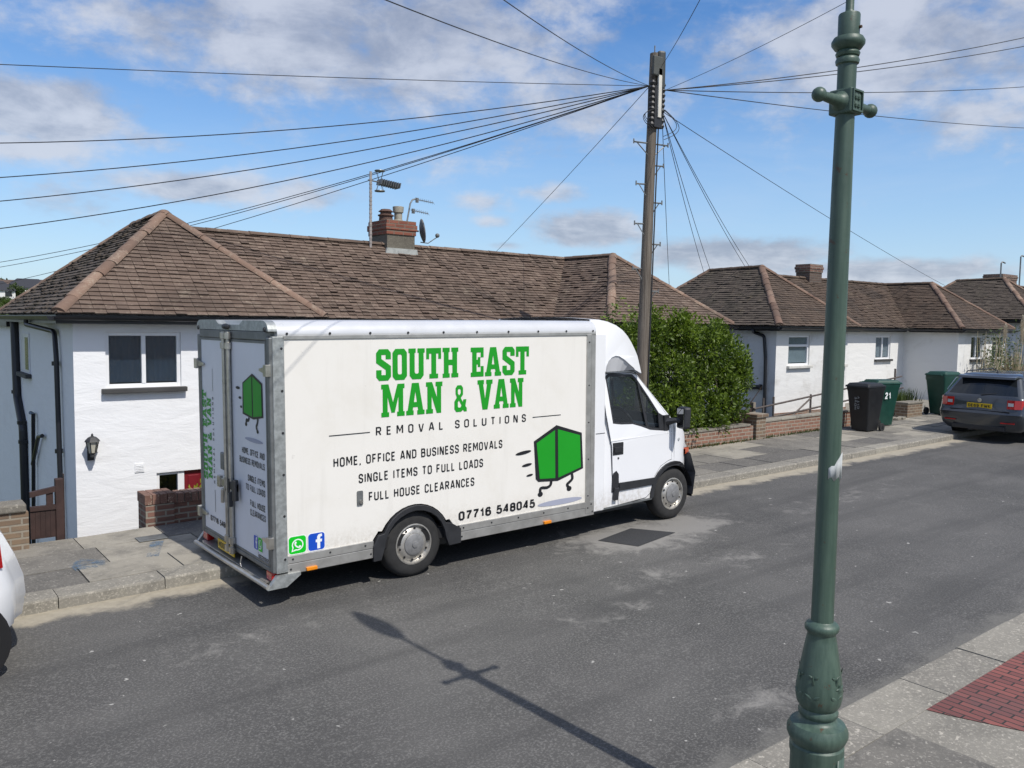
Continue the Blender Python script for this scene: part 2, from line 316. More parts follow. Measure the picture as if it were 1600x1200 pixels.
def m_spray(N, p, o):
    p.inputs['Base Color'].default_value = (.085, .17, .27, 1); p.inputs['Roughness'].default_value = .9
    w = W(N); k = N.m('MULTIPLY', N.ramp(N.m('ADD', N.m('MULTIPLY', N.noise(w, 7, 6, .7), .6), N.m('MULTIPLY', N.noise(w, 45, 4, .7), .4)), .44, .60), .62)
    N.set(o.inputs[0], N.n('ShaderNodeMixShader', {0: k, 1: N.n('ShaderNodeBsdfTransparent').outputs[0], 2: p.outputs[0]}).outputs[0])
BLUESPRAY = mat('blue_marking_paint', m_spray)
PAPER = plain('weathered_white_paper', (.42, .44, .44), .8, var=.2, scale=25)

# ------------------------------------------------------------------ mesh builder
ROOT = {}                                    # root object -> world offset its part coordinates are written in
class MB:
    def __init__(s): s.v = []; s.f = []; s.t = []
    def add(s, vs, fs, t=None):
        b = len(s.v); s.v += [tuple(v) for v in vs]; s.f += [[i + b for i in f] for f in fs]
        s.t += [random.random() if t is None else t] * len(fs); return s
    def box(s, x0, y0, z0, x1, y1, z1, t=None, sh=0.0):   # sh: follows the street's slope
        a = lambda x: sh * x
        return s.add([(x0, y0, z0 + a(x0)), (x1, y0, z0 + a(x1)), (x1, y1, z0 + a(x1)), (x0, y1, z0 + a(x0)), (x0, y0, z1 + a(x0)), (x1, y0, z1 + a(x1)), (x1, y1, z1 + a(x1)), (x0, y1, z1 + a(x0))],
                     [(0, 3, 2, 1), (4, 5, 6, 7), (0, 1, 5, 4), (1, 2, 6, 5), (2, 3, 7, 6), (3, 0, 4, 7)], t)
    def obox(s, c, ax, ay, az, t=None):       # oriented box: centre and three half-axis vectors
        c, ax, ay, az = map(Vector, (c, ax, ay, az)); vs = [c + ax * i + ay * j + az * k for k in (-1, 1) for i, j in ((-1, -1), (1, -1), (1, 1), (-1, 1))]
        return s.add(vs, [(0, 3, 2, 1), (4, 5, 6, 7), (0, 1, 5, 4), (1, 2, 6, 5), (2, 3, 7, 6), (3, 0, 4, 7)], t)
    def prism(s, outer, fn0, fn1, holes=(), t=None):      # fn0/fn1 map 2-D outline points to the near and far 3-D faces
        loops = [list(outer)] + [list(h) for h in holes]; pts = [p for l in loops for p in l]; n = len(pts)
        tris = tessellate_polygon([[Vector((p[0], p[1], 0)) for p in l] for l in loops])
        fs = [tuple(t_) for t_ in tris] + [tuple(i + n for i in t_[::-1]) for t_ in tris]; o = 0
        for l in loops:
            m = len(l)
            for i in range(m): j = (i + 1) % m; fs.append((o + i, o + j, o + j + n, o + i + n))
            o += m
        return s.add([fn0(*p) for p in pts] + [fn1(*p) for p in pts], fs, t)
    def sheet(s, outer, fn, holes=(), t=None):
        loops = [list(outer)] + [list(h) for h in holes]; pts = [p for l in loops for p in l]
        return s.add([fn(*p) for p in pts], [tuple(x) for x in tessellate_polygon([[Vector((p[0], p[1], 0)) for p in l] for l in loops])], t)
    def tube(s, pts, r, n=8, caps=True, t=None):
        pts = [Vector(p) for p in pts]; rs = r if isinstance(r, (list, tuple)) else [r] * len(pts); vs = []; fs = []
        u = None
        for i, p in enumerate(pts):
            d = (pts[min(i + 1, len(pts) - 1)] - pts[max(i - 1, 0)]).normalized()
            if u is None: u = d.orthogonal().normalized()
            u = (u - d * u.dot(d)).normalized(); w = d.cross(u)
            vs += [p + (u * math.cos(2 * math.pi * k / n) + w * math.sin(2 * math.pi * k / n)) * rs[i] for k in range(n)]
        for i in range(len(pts) - 1):
            for k in range(n): a = i * n + k; b = i * n + (k + 1) % n; fs.append((a, b, b + n, a + n))
        if caps: fs += [tuple(range(n))[::-1], tuple(range((len(pts) - 1) * n, len(pts) * n))]
        return s.add(vs, fs, t)
    def lathe(s, prof, c=(0, 0, 0), axis='Z', n=32, t=None, caps=True):   # prof: (radius, height) pairs
        c = Vector(c); vs = []; fs = []
        for r, h in prof:
            for k in range(n):
                a = 2 * math.pi * k / n; q = (r * math.cos(a), r * math.sin(a), h)
                if axis == 'Y': q = (q[0], q[2], q[1])
                if axis == 'X': q = (q[2], q[0], q[1])
                vs.append(c + Vector(q))
        for i in range(len(prof) - 1):
            for k in range(n): a = i * n + k; b = i * n + (k + 1) % n; fs.append((a, b, b + n, a + n))
        if caps: fs += [tuple(range(n))[::-1], tuple(range((len(prof) - 1) * n, len(prof) * n))]
        return s.add(vs, fs, t)
    def ball(s, c, r, n=12, t=None):
        rr = r if isinstance(r, (tuple, list)) else (r, r, r); m = n // 2; vs = []; fs = []
        for i in range(m + 1):
            th = math.pi * i / m
            for k in range(n): ph = 2 * math.pi * k / n; vs.append((c[0] + rr[0] * math.sin(th) * math.cos(ph), c[1] + rr[1] * math.sin(th) * math.sin(ph), c[2] + rr[2] * math.cos(th)))
        for i in range(m):
            for k in range(n): a = i * n + k; b = i * n + (k + 1) % n; fs.append((a, a + n, b + n, b))
        return s.add(vs, fs, t)
    def build(s, name, m, parent=None, smooth=False, bevel=0.0, **props):
        me = bpy.data.meshes.new(name); off = Vector((0, 0, 0)); r = parent
        while r is not None:
            if r in ROOT: off = ROOT[r]; break
            r = r.parent
        me.from_pydata([tuple(Vector(v) - off) for v in s.v], [], s.f); me.update()
        at = me.attributes.new('tone', 'FLOAT', 'FACE'); at.data.foreach_set('value', s.t)
        bm = bmesh.new(); bm.from_mesh(me); bmesh.ops.recalc_face_normals(bm, faces=bm.faces[:]); bm.to_mesh(me); bm.free()
        me.materials.append(m); o = bpy.data.objects.new(name, me); COL.objects.link(o)
        if smooth: me.polygons.foreach_set('use_smooth', [True] * len(me.polygons)); me.set_sharp_from_angle(angle=math.radians(38))
        if bevel:
            b = o.modifiers.new('bevel', 'BEVEL'); b.width = bevel; b.segments = 2; b.limit_method = 'ANGLE'; b.angle_limit = math.radians(50)
        if parent is not None: o.parent = parent
        for k, v in props.items(): o[k] = v
        return o
def thing(name, label, cat, loc=(0, 0, 0), group=None, world=True, rot=None):
    o = bpy.data.objects.new(name, None); COL.objects.link(o); o.location = loc; o.empty_display_size = .2
    ROOT[o] = Vector(loc) if world else Vector((0, 0, 0))
    if rot: o.rotation_euler = rot
    o['label'] = label; o['category'] = cat
    if group: o['group'] = group
    return o
def tag(o, label, cat, group=None):
    o['label'] = label; o['category'] = cat
    if group: o['group'] = group
    return o
def copy_tree(o, parent=None):
    c = o.copy(); COL.objects.link(c)
    if parent is not None: c.parent = parent
    for ch in list(o.children): copy_tree(ch, c)
    return c

# ------------------------------------------------------------------ ground, road, pavements
def smooth01(a, b, x): t = max(0, min(1, (x - a) / (b - a))); return t * t * (3 - 2 * t)
def terrain(x, y):
    z = S * max(-60, min(120, x)) - .16
    z -= 2.0 * smooth01(3.2, 3.35, y) if x < 100 else 0
    z -= 7 * smooth01(12, 60, y)
    z += (13.4 + 1.2 * math.sin(x * .035)) * smooth01(70, 262, y) * (1 - smooth01(70, 150, x))
    return z
xs = [-400, -200, -100, -60, -30] + list(range(-20, 60, 4)) + [60, 70, 80, 90, 100, 120, 160, 220, 320, 500]
ys = [-200, -60, -20, -8, -4, 0, 3.2, 3.35, 6, 12, 18, 24, 30, 38, 46, 60, 70, 85, 100, 120, 140, 160, 180, 200, 220, 240, 262, 300, 400, 800]
mb = MB(); nx = len(xs)
mb.add([(x, y, terrain(x, y)) for y in ys for x in xs], [(j * nx + i, j * nx + i + 1, (j + 1) * nx + i + 1, (j + 1) * nx + i) for j in range(len(ys) - 1) for i in range(nx - 1)], .5)
mb.build('ground', EARTH, None, True, kind='structure')
mb = MB(); X0, X1 = -60, 120
for i in range(X0, X1, 4): mb.add([(i, -4.45, g(i)), (i + 4, -4.45, g(i + 4)), (i + 4, 1.25, g(i + 4)), (i, 1.25, g(i))], [(0, 1, 2, 3)], .5)
mb.build('road', ASPHALT, kind='structure')
KH = .115
def kerb_run(y0, y1, a, b, step=.92):
    m = MB(); x = a
    while x < b:
        l = step * random.uniform(.96, 1.04); dz = random.uniform(-.004, .004)
        e = .022
        pr = [(y0, -.2), (y0, KH - e), (y0 + e * .4, KH - e * .3), (y0 + e, KH), (y1, KH), (y1, -.2)] if y0 > 0 else [(y1, -.2), (y1, KH - e), (y1 - e * .4, KH - e * .3), (y1 - e, KH), (y0, KH), (y0, -.2)]
        n = len(pr); tt = random.random()
        m.add([(xx, y, g(xx) + z + dz) for xx in (x + .004, x + l - .004) for y, z in pr], [tuple(range(n)), tuple(range(n, 2 * n))] + [(i, (i + 1) % n, (i + 1) % n + n, i + n) for i in range(n)], tt)
        x += l
    return m
kerb_run(1.2, 1.5, -30, 70).build('kerb', KERB, kind='structure')
kerb_run(-4.80, -4.43, -20, 30).build('kerb', KERB, kind='structure')
def paving(y0, y1, a, b, rows, skip=None):
    m = MB(); ys_ = [y0]
    for r in rows: ys_.append(ys_[-1] + r)
    for r in range(len(rows)):
        x = a - random.random() * .5
        while x < b:
            l = random.choice([.6, .75, .9, .9, 1.05]); yy0, yy1 = ys_[r] + .006, ys_[r + 1] - .006
            dz = random.uniform(-.003, .003); q = [(x + .006, yy0), (x + l - .006, yy0), (x + l - .006, yy1), (x + .006, yy1)]
            if not (skip and skip(x + l / 2, (yy0 + yy1) / 2)):
                tt = random.choice([random.uniform(0, .35), random.uniform(0, .35), random.uniform(.3, .6), random.uniform(.75, 1)]); tilt = random.uniform(-.003, .003)
                m.add([(px, py, g(px) + KH + dz + (tilt if i in (1, 2) else -tilt)) for i, (px, py) in enumerate(q)] + [(px, py, g(px) + KH - .05) for px, py in q],
                      [(0, 1, 2, 3), (0, 4, 5, 1), (1, 5, 6, 2), (2, 6, 7, 3), (3, 7, 4, 0)], tt)
            x += l
    return m
paving(1.5, 3.42, -30, 60, [.62, .70, .60]).build('pavement', SLAB, kind='structure')
MB().box(-30, 1.48, -1.9, 60, 3.44, KH - .014, .2, S).build('pavement_bed', JOINT, kind='structure')
def in_red(x, y): return x > 2.55 and y > -6.6
paving(-8.4, -4.8, -20, 30, [.6, .6, .6, .6, .6, .6], lambda x, y: x > 2.2 and y > -6.6).build('pavement', SLAB, kind='structure')
MB().box(-20, -8.45, -.5, 30, -4.79, KH - .014, .2, S).build('pavement_bed', JOINT, kind='structure')
# red block crossing in the near pavement, its end rounded, with a concrete surround
def redx(y): return 2.52 + .42 * max(0, (-4.82 - y)) ** 1.1
ring = [(redx(y), y) for y in [-4.806, -4.95, -5.1, -5.3, -5.5, -5.8, -6.1, -6.4]]
outl = ring + [(9.5, -6.4), (9.5, -4.806)]
MB().sheet(outl, lambda x, y: (x, y, g(x) + KH + .004)).build('block_paving', PAVER, kind='structure')
MB().sheet([(1.85, -6.58), (9.7, -6.58), (9.7, -4.805), (1.85, -4.805)], lambda x, y: (x, y, g(x) + KH - .001), t=.45).build('paving_surround', KERB, kind='structure')
# driveway between the second and third bungalow fronts
MB().box(17.45, 3.43, -1.6, 24.3, 9.5, KH - .02, .6, S).build('driveway', SLAB, kind='structure')
# tarmac repair, drain cover, utility paint marks (thin sheets on the ground)
q = [(4.03, -.12), (4.23, -.60), (5.08, -.44), (4.78, .05)]
MB().sheet(q, lambda x, y: (x, y, g(x) + .005)).build('tarmac_repair', PATCH, kind='structure')
a = tag(MB().box(-.52, 2.72, KH + .004, -.20, 2.94, KH + .012, .3, S).build('drain_cover', STEELGREY, bevel=.003), 'small grey metal cover set in the pavement slab near the white house', 'cover')
mk = MB()
mk.sheet([(-.62, 2.05), (-.50, 2.02), (-.28, 2.62), (-.42, 2.66)], lambda x, y: (x, y, g(x) + KH + .006))
mk.sheet([(-1.32, 1.95), (-1.05, 1.92), (-1.0, 2.2), (-1.2, 2.42), (-1.34, 2.2)], lambda x, y: (x, y, g(x) + KH + .006))
mk.build('pavement_marking', BLUESPRAY, kind='structure')

# ------------------------------------------------------------------ bungalows
ZE, ZR, YE = 2.73, 4.29, 4.55                # eave and ridge heights, front eave line
def tile_plane(m, poly, under, gauge=.091, tw=.145, rag=0.0):
    """courses of overlapping tiles laid over one roof slope; poly starts with its two eave corners"""
    P3 = [Vector(p) for p in poly]; o = P3[0]; u = (P3[1] - P3[0]).normalized(); n = u.cross(P3[2] - P3[0]).normalized()
    if n.z < 0: n = -n
    v = n.cross(u).normalized()
    if v.z < 0: v = -v
    Q = [((p - o).dot(u), (p - o).dot(v)) for p in P3]; vmax = max(q[1] for q in Q)
    def span(t):
        xs_ = []
        for i in range(len(Q)):
            (a, b), (c, d) = Q[i], Q[(i + 1) % len(Q)]
            if (b - t) * (d - t) < 0: xs_.append(a + (c - a) * (t - b) / (d - b))
        return (min(xs_), max(xs_)) if len(xs_) > 1 else None
    k = 0; t = 0.0
    while t < vmax - .01:
        sp = span(min(t + gauge * .5, vmax - .004)); 
        if sp:
            a, b = sp; x = a - (tw / 2 if k % 2 else 0) - .001
            while x < b:
                x0, x1 = max(x + .002, a), min(x + tw - .002, b)
                if x1 - x0 > .02:
                    lift = .024 + random.uniform(-.004, .005) + (rag * random.random() ** 4); sk = random.uniform(-.004, .004) * (1 + 40 * rag)
                    lo, hi = t - .006 + sk * .6, t + gauge + .018
                    l1 = lift + random.uniform(-.003, .003); l2 = lift + random.uniform(-.003, .003)
                    vs = [o + u * x0 + v * lo + n * l1, o + u * x1 + v * lo + n * l2, o + u * x1 + v * hi + n * .004, o + u * x0 + v * hi + n * .004, o + u * x0 + v * lo + n * (l1 - .02), o + u * x1 + v * lo + n * (l2 - .02)]
                    tt = min(1, max(0, random.gauss(.45, .12 + rag * 2.5)))
                    m.add(vs, [(0, 1, 2, 3), (4, 5, 1, 0), (4, 0, 3), (5, 2, 1)], tt)
                x += tw
        t += gauge; k += 1
    under.add(P3, [tuple(range(len(P3)))], .5)
def hip_line(m, a, b, r=.092, seg=.33):
    a, b = Vector(a), Vector(b); d = b - a; L = d.length; d.normalize(); side = d.cross(Vector((0, 0, 1))).normalized(); up = side.cross(d).normalized(); t = 0
    while t < L:
        l = min(seg + .03, L - t + .03); tt = random.random(); vs = []; rr = r * random.uniform(.96, 1.05); off = side * random.uniform(-.012, .012)
        for e, sc_ in ((0, 1.06), (l, .95)):
            for i in range(9):
                th = math.pi * i / 8; vs.append(a + off + d * (t + e) + side * (rr * sc_ * math.cos(th)) + up * (rr * sc_ * .72 * math.sin(th) + .0))
        m.add(vs, [(i, i + 1, i + 10, i + 9) for i in range(8)] + [tuple(range(9)), tuple(range(9, 18))], tt); t += seg
def window_unit(root, xa, xb, za, zb, y, panes, sill=SILLM, back=None, mull=.055, sill_over=.06, transom=None):
    """a casement set in the front wall (faces -Y): frame, panes, sill and the dim room behind"""
    fr = MB(); w = .05; yf0, yf1 = y + .035, y + .10
    fr.box(xa, yf0, za, xa + w, yf1, zb); fr.box(xb - w, yf0, za, xb, yf1, zb); fr.box(xa + w, yf0, zb - w, xb - w, yf1, zb); fr.box(xa + w, yf0, za, xb - w, yf1, za + w)
    for f in panes: xm = xa + (xb - xa) * f; fr.box(xm - mull / 2, yf0 - .006, za + w, xm + mull / 2, yf1, zb - w)
    if transom: zm = za + (zb - za) * transom; fr.box(xa + w, yf0 - .004, zm - .03, xb - w, yf1 - .01, zm + .03)
    win = fr.build('window', UPVC, root, bevel=.006)
    MB().box(xa + w, y + .06, za + w, xb - w, y + .066, zb - w).build('pane', GLASS, win)
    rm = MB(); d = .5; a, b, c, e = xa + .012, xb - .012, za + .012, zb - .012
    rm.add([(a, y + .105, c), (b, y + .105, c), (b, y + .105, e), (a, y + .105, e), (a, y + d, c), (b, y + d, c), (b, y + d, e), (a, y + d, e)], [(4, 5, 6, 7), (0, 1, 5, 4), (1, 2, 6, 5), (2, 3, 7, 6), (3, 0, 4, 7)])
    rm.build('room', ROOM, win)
    if back is not None:
        cm = MB(); n = 24
        for i in range(n):
            x0 = xa + w + (xb - xa - 2 * w) * i / n; x1 = xa + w + (xb - xa - 2 * w) * (i + 1) / n; y0 = y + .085 + .012 * (i % 2)
            if back is CURTAIN and n * .42 < i < n * .55: continue
            cm.add([(x0, y0, za + w + .02), (x1, y + .085 + .012 * ((i + 1) % 2), za + w + .02), (x1, y + .085 + .012 * ((i + 1) % 2), zb - w), (x0, y0, zb - w)], [(0, 1, 2, 3)])
        cm.build('curtain' if back is CURTAIN else 'blind_or_sheen', back, win)
    if sill: MB().box(xa - sill_over, y - .085, za - .07, xb + sill_over, y + .05, za - .004).build('sill', sill, win, bevel=.008)
    return win
def wall_run(m, p, q, z0, z1, th=.22, holes=()):
    """one wall between plan points p and q; holes are (along0, along1, z0, z1)"""
    p, q = Vector((*p, 0)), Vector((*q, 0)); d = q - p; L = d.length; d.normalize(); n = Vector((-d.y, d.x, 0))
    f = lambda off: (lambda a, z: p + d * a + n * off + Vector((0, 0, z)))
    m.prism([(0, z0), (L, z0), (L, z1), (0, z1)], f(0), f(th), [[(a, c), (b, c), (b, e), (a, e)] for a, b, c, e in holes], .5)
def bungalow(name, label, X, dz, wallm, tilem, tiling, windows, holes_l=(), holes_m=(), holes_r=(), base=-2.3, rag=.0, hipm=HIP):
    ze, zr = ZE + dz, ZR + dz; y0, ym, yr, yb = YE, YE + 1.77, YE + 3.65, YE + 5.53
    w1, w2, w3 = X + 3.77, X + 9.85, X + 13.87; a1, a2 = X + 1.885, X + 11.86
    root = thing(name, label, 'house', (X + 7, 7.5, ze - 2.6)); o = .25
    m = MB()                                                     # walls: seven runs round the U-shaped front, back left plain
    wall_run(m, (X + o, y0 + o), (w1 - o, y0 + o), base, ze, .22, holes_l)
    wall_run(m, (w1 - o, y0 + o + .22), (w1 - o, ym + o), base, ze, .22)
    wall_run(m, (w1 - o, ym + o), (w2 + o, ym + o), base, ze, .22, holes_m)
    wall_run(m, (w2 + o, ym + o), (w2 + o, y0 + o + .22), base, ze, .2)
    wall_run(m, (w2 + o, y0 + o), (w3 - o, y0 + o), base, ze, .22, holes_r)
    wall_run(m, (w3 - o, y0 + o + .22), (w3 - o, yb - o), base, ze, .22)
    wall_run(m, (w3 - o - .22, yb - o), (X + o + .22, yb - o), base, ze, .22)
    wall_run(m, (X + o, yb - o), (X + o, y0 + o + .22), base, ze, .22)
    wall = m.build('wall', wallm, root)
    E_ = lambda x, y: (x, y, ze); 
    t, un = MB(), MB(); A1, A2, R1, R2 = (a1, y0 + 1.9, zr + .03), (a2, y0 + 2.0, zr), (a1, yr, zr), (a2, yr, zr)
    tile_plane(t, [E_(X, y0), E_(w1, y0), A1], un, rag=rag * .4)
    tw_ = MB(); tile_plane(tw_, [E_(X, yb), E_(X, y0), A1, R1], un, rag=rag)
    tile_plane(t, [E_(w1, y0), E_(w1, ym), R1, A1], un, rag=rag)
    tile_plane(t, [E_(w1, ym), E_(w2, ym), R2, R1], un, rag=rag)
    tile_plane(t, [E_(w2, ym), E_(w2, y0), A2, R2], un, rag=rag)
    tile_plane(t, [E_(w2, y0), E_(w3, y0), A2], un, rag=rag * .4)
    tile_plane(t, [E_(w3, y0), E_(w3, yb), R2, A2], un, rag=rag)
    un.add([E_(X, yb), E_(w3, yb), R2, R1], [(0, 1, 2, 3)])
    roof = t.build('roof', tilem, root); un.build('roof_underlay', UNDER, roof); tw_.build('west_slope', TILE_WEST, roof)
    for a, b in ((E_(X + .05, y0 + .05), A1), (E_(w1 - .05, y0 + .05), A1), (E_(w2 + .05, y0 + .05), A2), (E_(w3 - .05, y0 + .05), A2), (E_(X + .05, yb - .05), R1), (E_(w3 - .05, yb - .05), R2)): h = MB(); hip_line(h, Vector(a) + Vector((0, 0, .015)), b); h.build('hip_tiles', hipm, roof, True)
    h = MB(); hip_line(h, A1, R1, .09); hip_line(h, R1, R2, .085, .4); hip_line(h, R2, A2, .09)
    h.build('ridge_tiles', tilem, roof, True)
    e = MB(); z0, z1 = ze - .13, ze - .015                      # eaves board, soffit and gutter
    path = [(X, yb), (X, y0), (w1, y0), (w1, ym), (w2, ym), (w2, y0), (w3, y0), (w3, yb)]
    for (ax, ay), (bx, by) in zip(path, path[1:]):
        d = Vector((bx - ax, by - ay, 0)).normalized(); n = Vector((-d.y, d.x, 0)); p, q = Vector((ax, ay, 0)), Vector((bx, by, 0))
        e.obox((p + q) / 2 + n * .04 + Vector((0, 0, (z0 + z1) / 2)), d * ((q - p).length / 2 - .03), n * .02, Vector((0, 0, .055)))
        e.obox((p + q) / 2 + n * .145 + Vector((0, 0, z0 + .012)), d * ((q - p).length / 2 - .06), n * .085, Vector((0, 0, .008)))
        g_ = MB(); prof = []
    e.build('eaves_board', GUTTER, roof)
    gm = MB()
    for (ax, ay), (bx, by) in zip(path, path[1:]):
        d = Vector((bx - ax, by - ay, 0)).normalized(); n = Vector((d.y, -d.x, 0)); p, q = Vector((ax, ay, 0)) - d * .0, Vector((bx, by, 0)); vs = []
        for e_ in (p, q):
            for i in range(7): th = math.pi + math.pi * i / 6; vs.append(e_ + n * (.03 + .055 * math.cos(th)) + Vector((0, 0, ze - .035 + .055 * math.sin(th))))
        gm.add(vs, [(i, i + 1, i + 8, i + 7) for i in range(6)] + [tuple(range(7)), tuple(range(7, 14))])
    gm.build('gutter', GUTTER, roof, True)
    for args in windows: window_unit(root, *args[0], **args[1])
    return root, wall, roof

# first bungalow -----------------------------------------------------------
X1_ = -1.03; yw = 4.80; c0 = X1_ + .25
wl, wr, wt, wb = onY(165, 565, yw).x, onY(283, 565, yw).x, onY(222, 519, yw).z, onY(222, 605, yw).z
bl, br_, bt, bb = onY(245, 760, yw).x, onY(345, 760, yw).x, onY(280, 736, yw).z, -1.55
h1, wall1, roof1 = bungalow('bungalow', 'white rendered bungalow with brown tiled hipped roof and brick chimney, behind the removal van', X1_, 0, WHITE_CLEAN, TILE_A, None,
    [((wl, wr, wb, wt, yw, [.5]), dict(back=plain('navy_sheen_sheet', (.045, .075, .12), .8, var=.25, scale=4)))], holes_l=[(wl - c0, wr - c0, wb, wt), (bl - c0, br_ - c0, bb, bt)], rag=.024)  # navy sheet close behind the panes paints in their bluish-grey sheen
MB().box(X1_ + .255, YE + 5.53 - .24, -2.3, X1_ + 4, 15.5, 2.5).build('rear_extension', WHITE_CLEAN, h1)
MB().box(X1_ + .15, YE + 5.54, 2.505, X1_ + 4.1, 15.6, 2.62).build('extension_roof', GUTTER, h1)
# sunken basement front: window and maroon door below street level
b = MB(); xm = onY(279, 760, yw).x; xd = onY(289, 760, yw).x
b.box(bl, yw + .03, bb, bl + .045, yw + .1, bt); b.box(xm, yw + .03, bb, xd, yw + .1, bt); b.box(bl + .045, yw + .03, bt - .04, xm, yw + .1, bt); b.box(bl + .045, yw + .03, bt - 1.2, xm, yw + .1, bt - 1.15)
bw = b.build('basement_window', UPVC, h1)
MB().box(bl + .045, yw + .06, bt - 1.15, xm, yw + .066, bt - .04).build('pane', GLASS, bw)
MB().box(bl + .01, yw + .3, bb, br_, yw + .32, bt + .1).build('room', ROOM, bw)
d = MB().box(xd, yw + .05, bb, br_, yw + .1, bt - .01).build('front_door', REDDOOR, h1)
pm = MB()
for i in range(2):
    x0 = xd + .06 + i * .2
    pm.box(x0, yw + .04, bt - .42, x0 + .15, yw + .052, bt - .08)
pm.build('door_panel', REDDOOR, d, bevel=.008)
# chimney
ca, cb = onY(603, 385, 8.05).x, onY(646, 388, 8.05).x
def chimney(roof, xa, xb, y0, y1, z0, z1, cap, stackm, capm):
    ch = MB().box(xa, y0, z0, xb, y1, z1 - cap).build('chimney', stackm, roof)
    m = MB(); e = .022
    m.box(xa - e, y0 - e, z1 - cap, xb + e, y1 + e, z1 - cap + .1); m.box(xa - e * 1.9, y0 - e * 1.9, z1 - cap + .1, xb + e * 1.9, y1 + e * 1.9, z1 - .08); m.box(xa - e, y0 - e, z1 - .08, xb + e, y1 + e, z1)
    m.build('chimney_cap', capm, ch, bevel=.006)
    return ch
ch1 = chimney(roof1, ca, cb, 8.0, 8.75, 3.7, onY(620, 344, 8.0).z, .30, CEMENT, mat('chimney_red_brick', brickfn([(.16, .055, .035), (.28, .10, .065), (.10, .05, .04)], (.22, .17, .13), stain=.35)))
zt = onY(620, 344, 8.0).z
fl = MB(); fl.prism([(ca - .06, 4.08), (cb + .07, 4.08), (cb + .03, 4.22), (ca - .02, 4.22)], lambda x, z: (x, 7.955 - .0 + (z - 4.15) * -.1, z), lambda x, z: (x, 8.0, z)); fl.build('flashing', LEAD, ch1)
m = MB(); xq = ca + (cb - ca) * .25
m.lathe([(.15, 0), (.14, .10), (.17, .11), (.17, .13), (.12, .15), (.12, .19), (.16, .2), (.10, .25)], (xq, 8.35, zt), n=20); m.build('chimney_pot', plain('brown_clay_pot', (.10, .055, .04), .8, var=.3), ch1, True)
xq = ca + (cb - ca) * .7
m = MB(); m.lathe([(.13, 0), (.11, .04), (.085, .06), (.085, .2), (.11, .21), (.12, .33), (.105, .335)], (xq, 8.35, zt), n=20); m.build('chimney_pot', plain('grey_cowl', (.30, .28, .23), .7, var=.3), ch1, True)
# aerials (each its own thing, fixed to the stack)
ax = onY(579, 380, 8.1).x
t_ = thing('television_aerial', 'tall lattice mast aerial with rings, left of the brick chimney', 'aerial', (ax, 8.1, 4.2))
za = onY(580, 268, 8.1).z
m = MB()
m.tube([(ax, 8.1, 4.2), (ax, 8.1, za)], .028, 8)
for i in range(16): z = 4.3 + i * (za - 4.4) / 16; m.tube([(ax, 8.1, z), (ax, 8.1, z + .035)], .032, 8)
m.build('mast', plain('banded_mast', (.35, .32, .3), .6, .3, .3, 20), t_)
m = MB(); zz = onY(590, 283, 8.1).z; s_ = onY(620, 292, 8.1).x - ax
m.tube([(ax - .06, 8.1, zz), (ax + s_, 8.05, zz - .06)], .014, 6)
for i in range(9):
    f_ = .3 + .7 * i / 8; x = ax + s_ * f_; z = zz - .06 * f_; m.obox((x, 8.06, z), (.012, .006, 0), (.0, .11, .0), (.012, 0, .055))
m.build('boom', STEELGREY, t_)
m = MB(); xc = ax + .2
for z in (zz + .21, zz - .20): m.lathe([(.105, -.012), (.11, 0), (.105, .012)], (xc, 8.08, z), n=18)
for k in range(4):
    a_ = k * math.pi / 2 + .4; m.tube([(xc + .1 * math.cos(a_), 8.08 + .1 * math.sin(a_), zz - .2), (xc + .02 * math.cos(a_), 8.08 + .02 * math.sin(a_), zz), (xc + .1 * math.cos(a_), 8.08 + .1 * math.sin(a_), zz + .21)], .005, 5)
m.build('reflector', STEELGREY, t_)
px_ = onY(636, 346, 8.4)
t_ = thing('television_aerial', 'bent pole aerial carrying two comb-like antennas, right of the chimney pots', 'aerial', tuple(px_))
p2 = onY(641, 318, 8.4); p3 = onY(649, 311, 8.4)
MB().tube([px_, p2, (p2 + p3) / 2 + Vector((-.01, 0, .03)), p3], .018, 8).build('pole', STEELGREY, t_, True)
for a_, b_ in (((648, 311), (677, 317)), ((642, 328), (669, 334))):
    A, B = onY(*a_, 8.4), onY(*b_, 8.4); m = MB(); m.tube([A, B], .009, 6)
    for i in range(9): c_ = A.lerp(B, .12 + .88 * i / 8); m.tube([c_ + Vector((0, -.05, -.04)), c_ + Vector((0, .05, .05))], .004, 5)
    m.obox(A + Vector((.06, 0, -.02)), (.03, 0, 0), (0, .02, 0), (0, 0, .05)); m.build('antenna', STEELGREY, t_)
dc = onY(656, 361, 8.3)
t_ = thing('satellite_dish', 'grey satellite dish on a bracket at the right side of the brick chimney', 'satellite dish', tuple(dc))
m = MB(); nrm = Vector((.93, -.33, .15)).normalized(); u = nrm.cross(Vector((0, 0, 1))).normalized(); v = u.cross(nrm); vs = []; fs = []; n = 20
for r in (0, .08, .15, .2, .235):
    for k in range(n): a_ = 2 * math.pi * k / n; vs.append(dc + u * (r * math.cos(a_)) + v * (r * 1.1 * math.sin(a_)) + nrm * (r * r * 1.1))
for i in range(4):
    for k in range(n): a_ = i * n + k; b_ = i * n + (k + 1) % n; fs.append((a_, b_, b_ + n, a_ + n))
m.add(vs, fs); o_ = m.build('dish', plain('dish_grey', (.17, .17, .17), .6), t_, True); o_.modifiers.new('solid', 'SOLIDIFY').thickness = .012
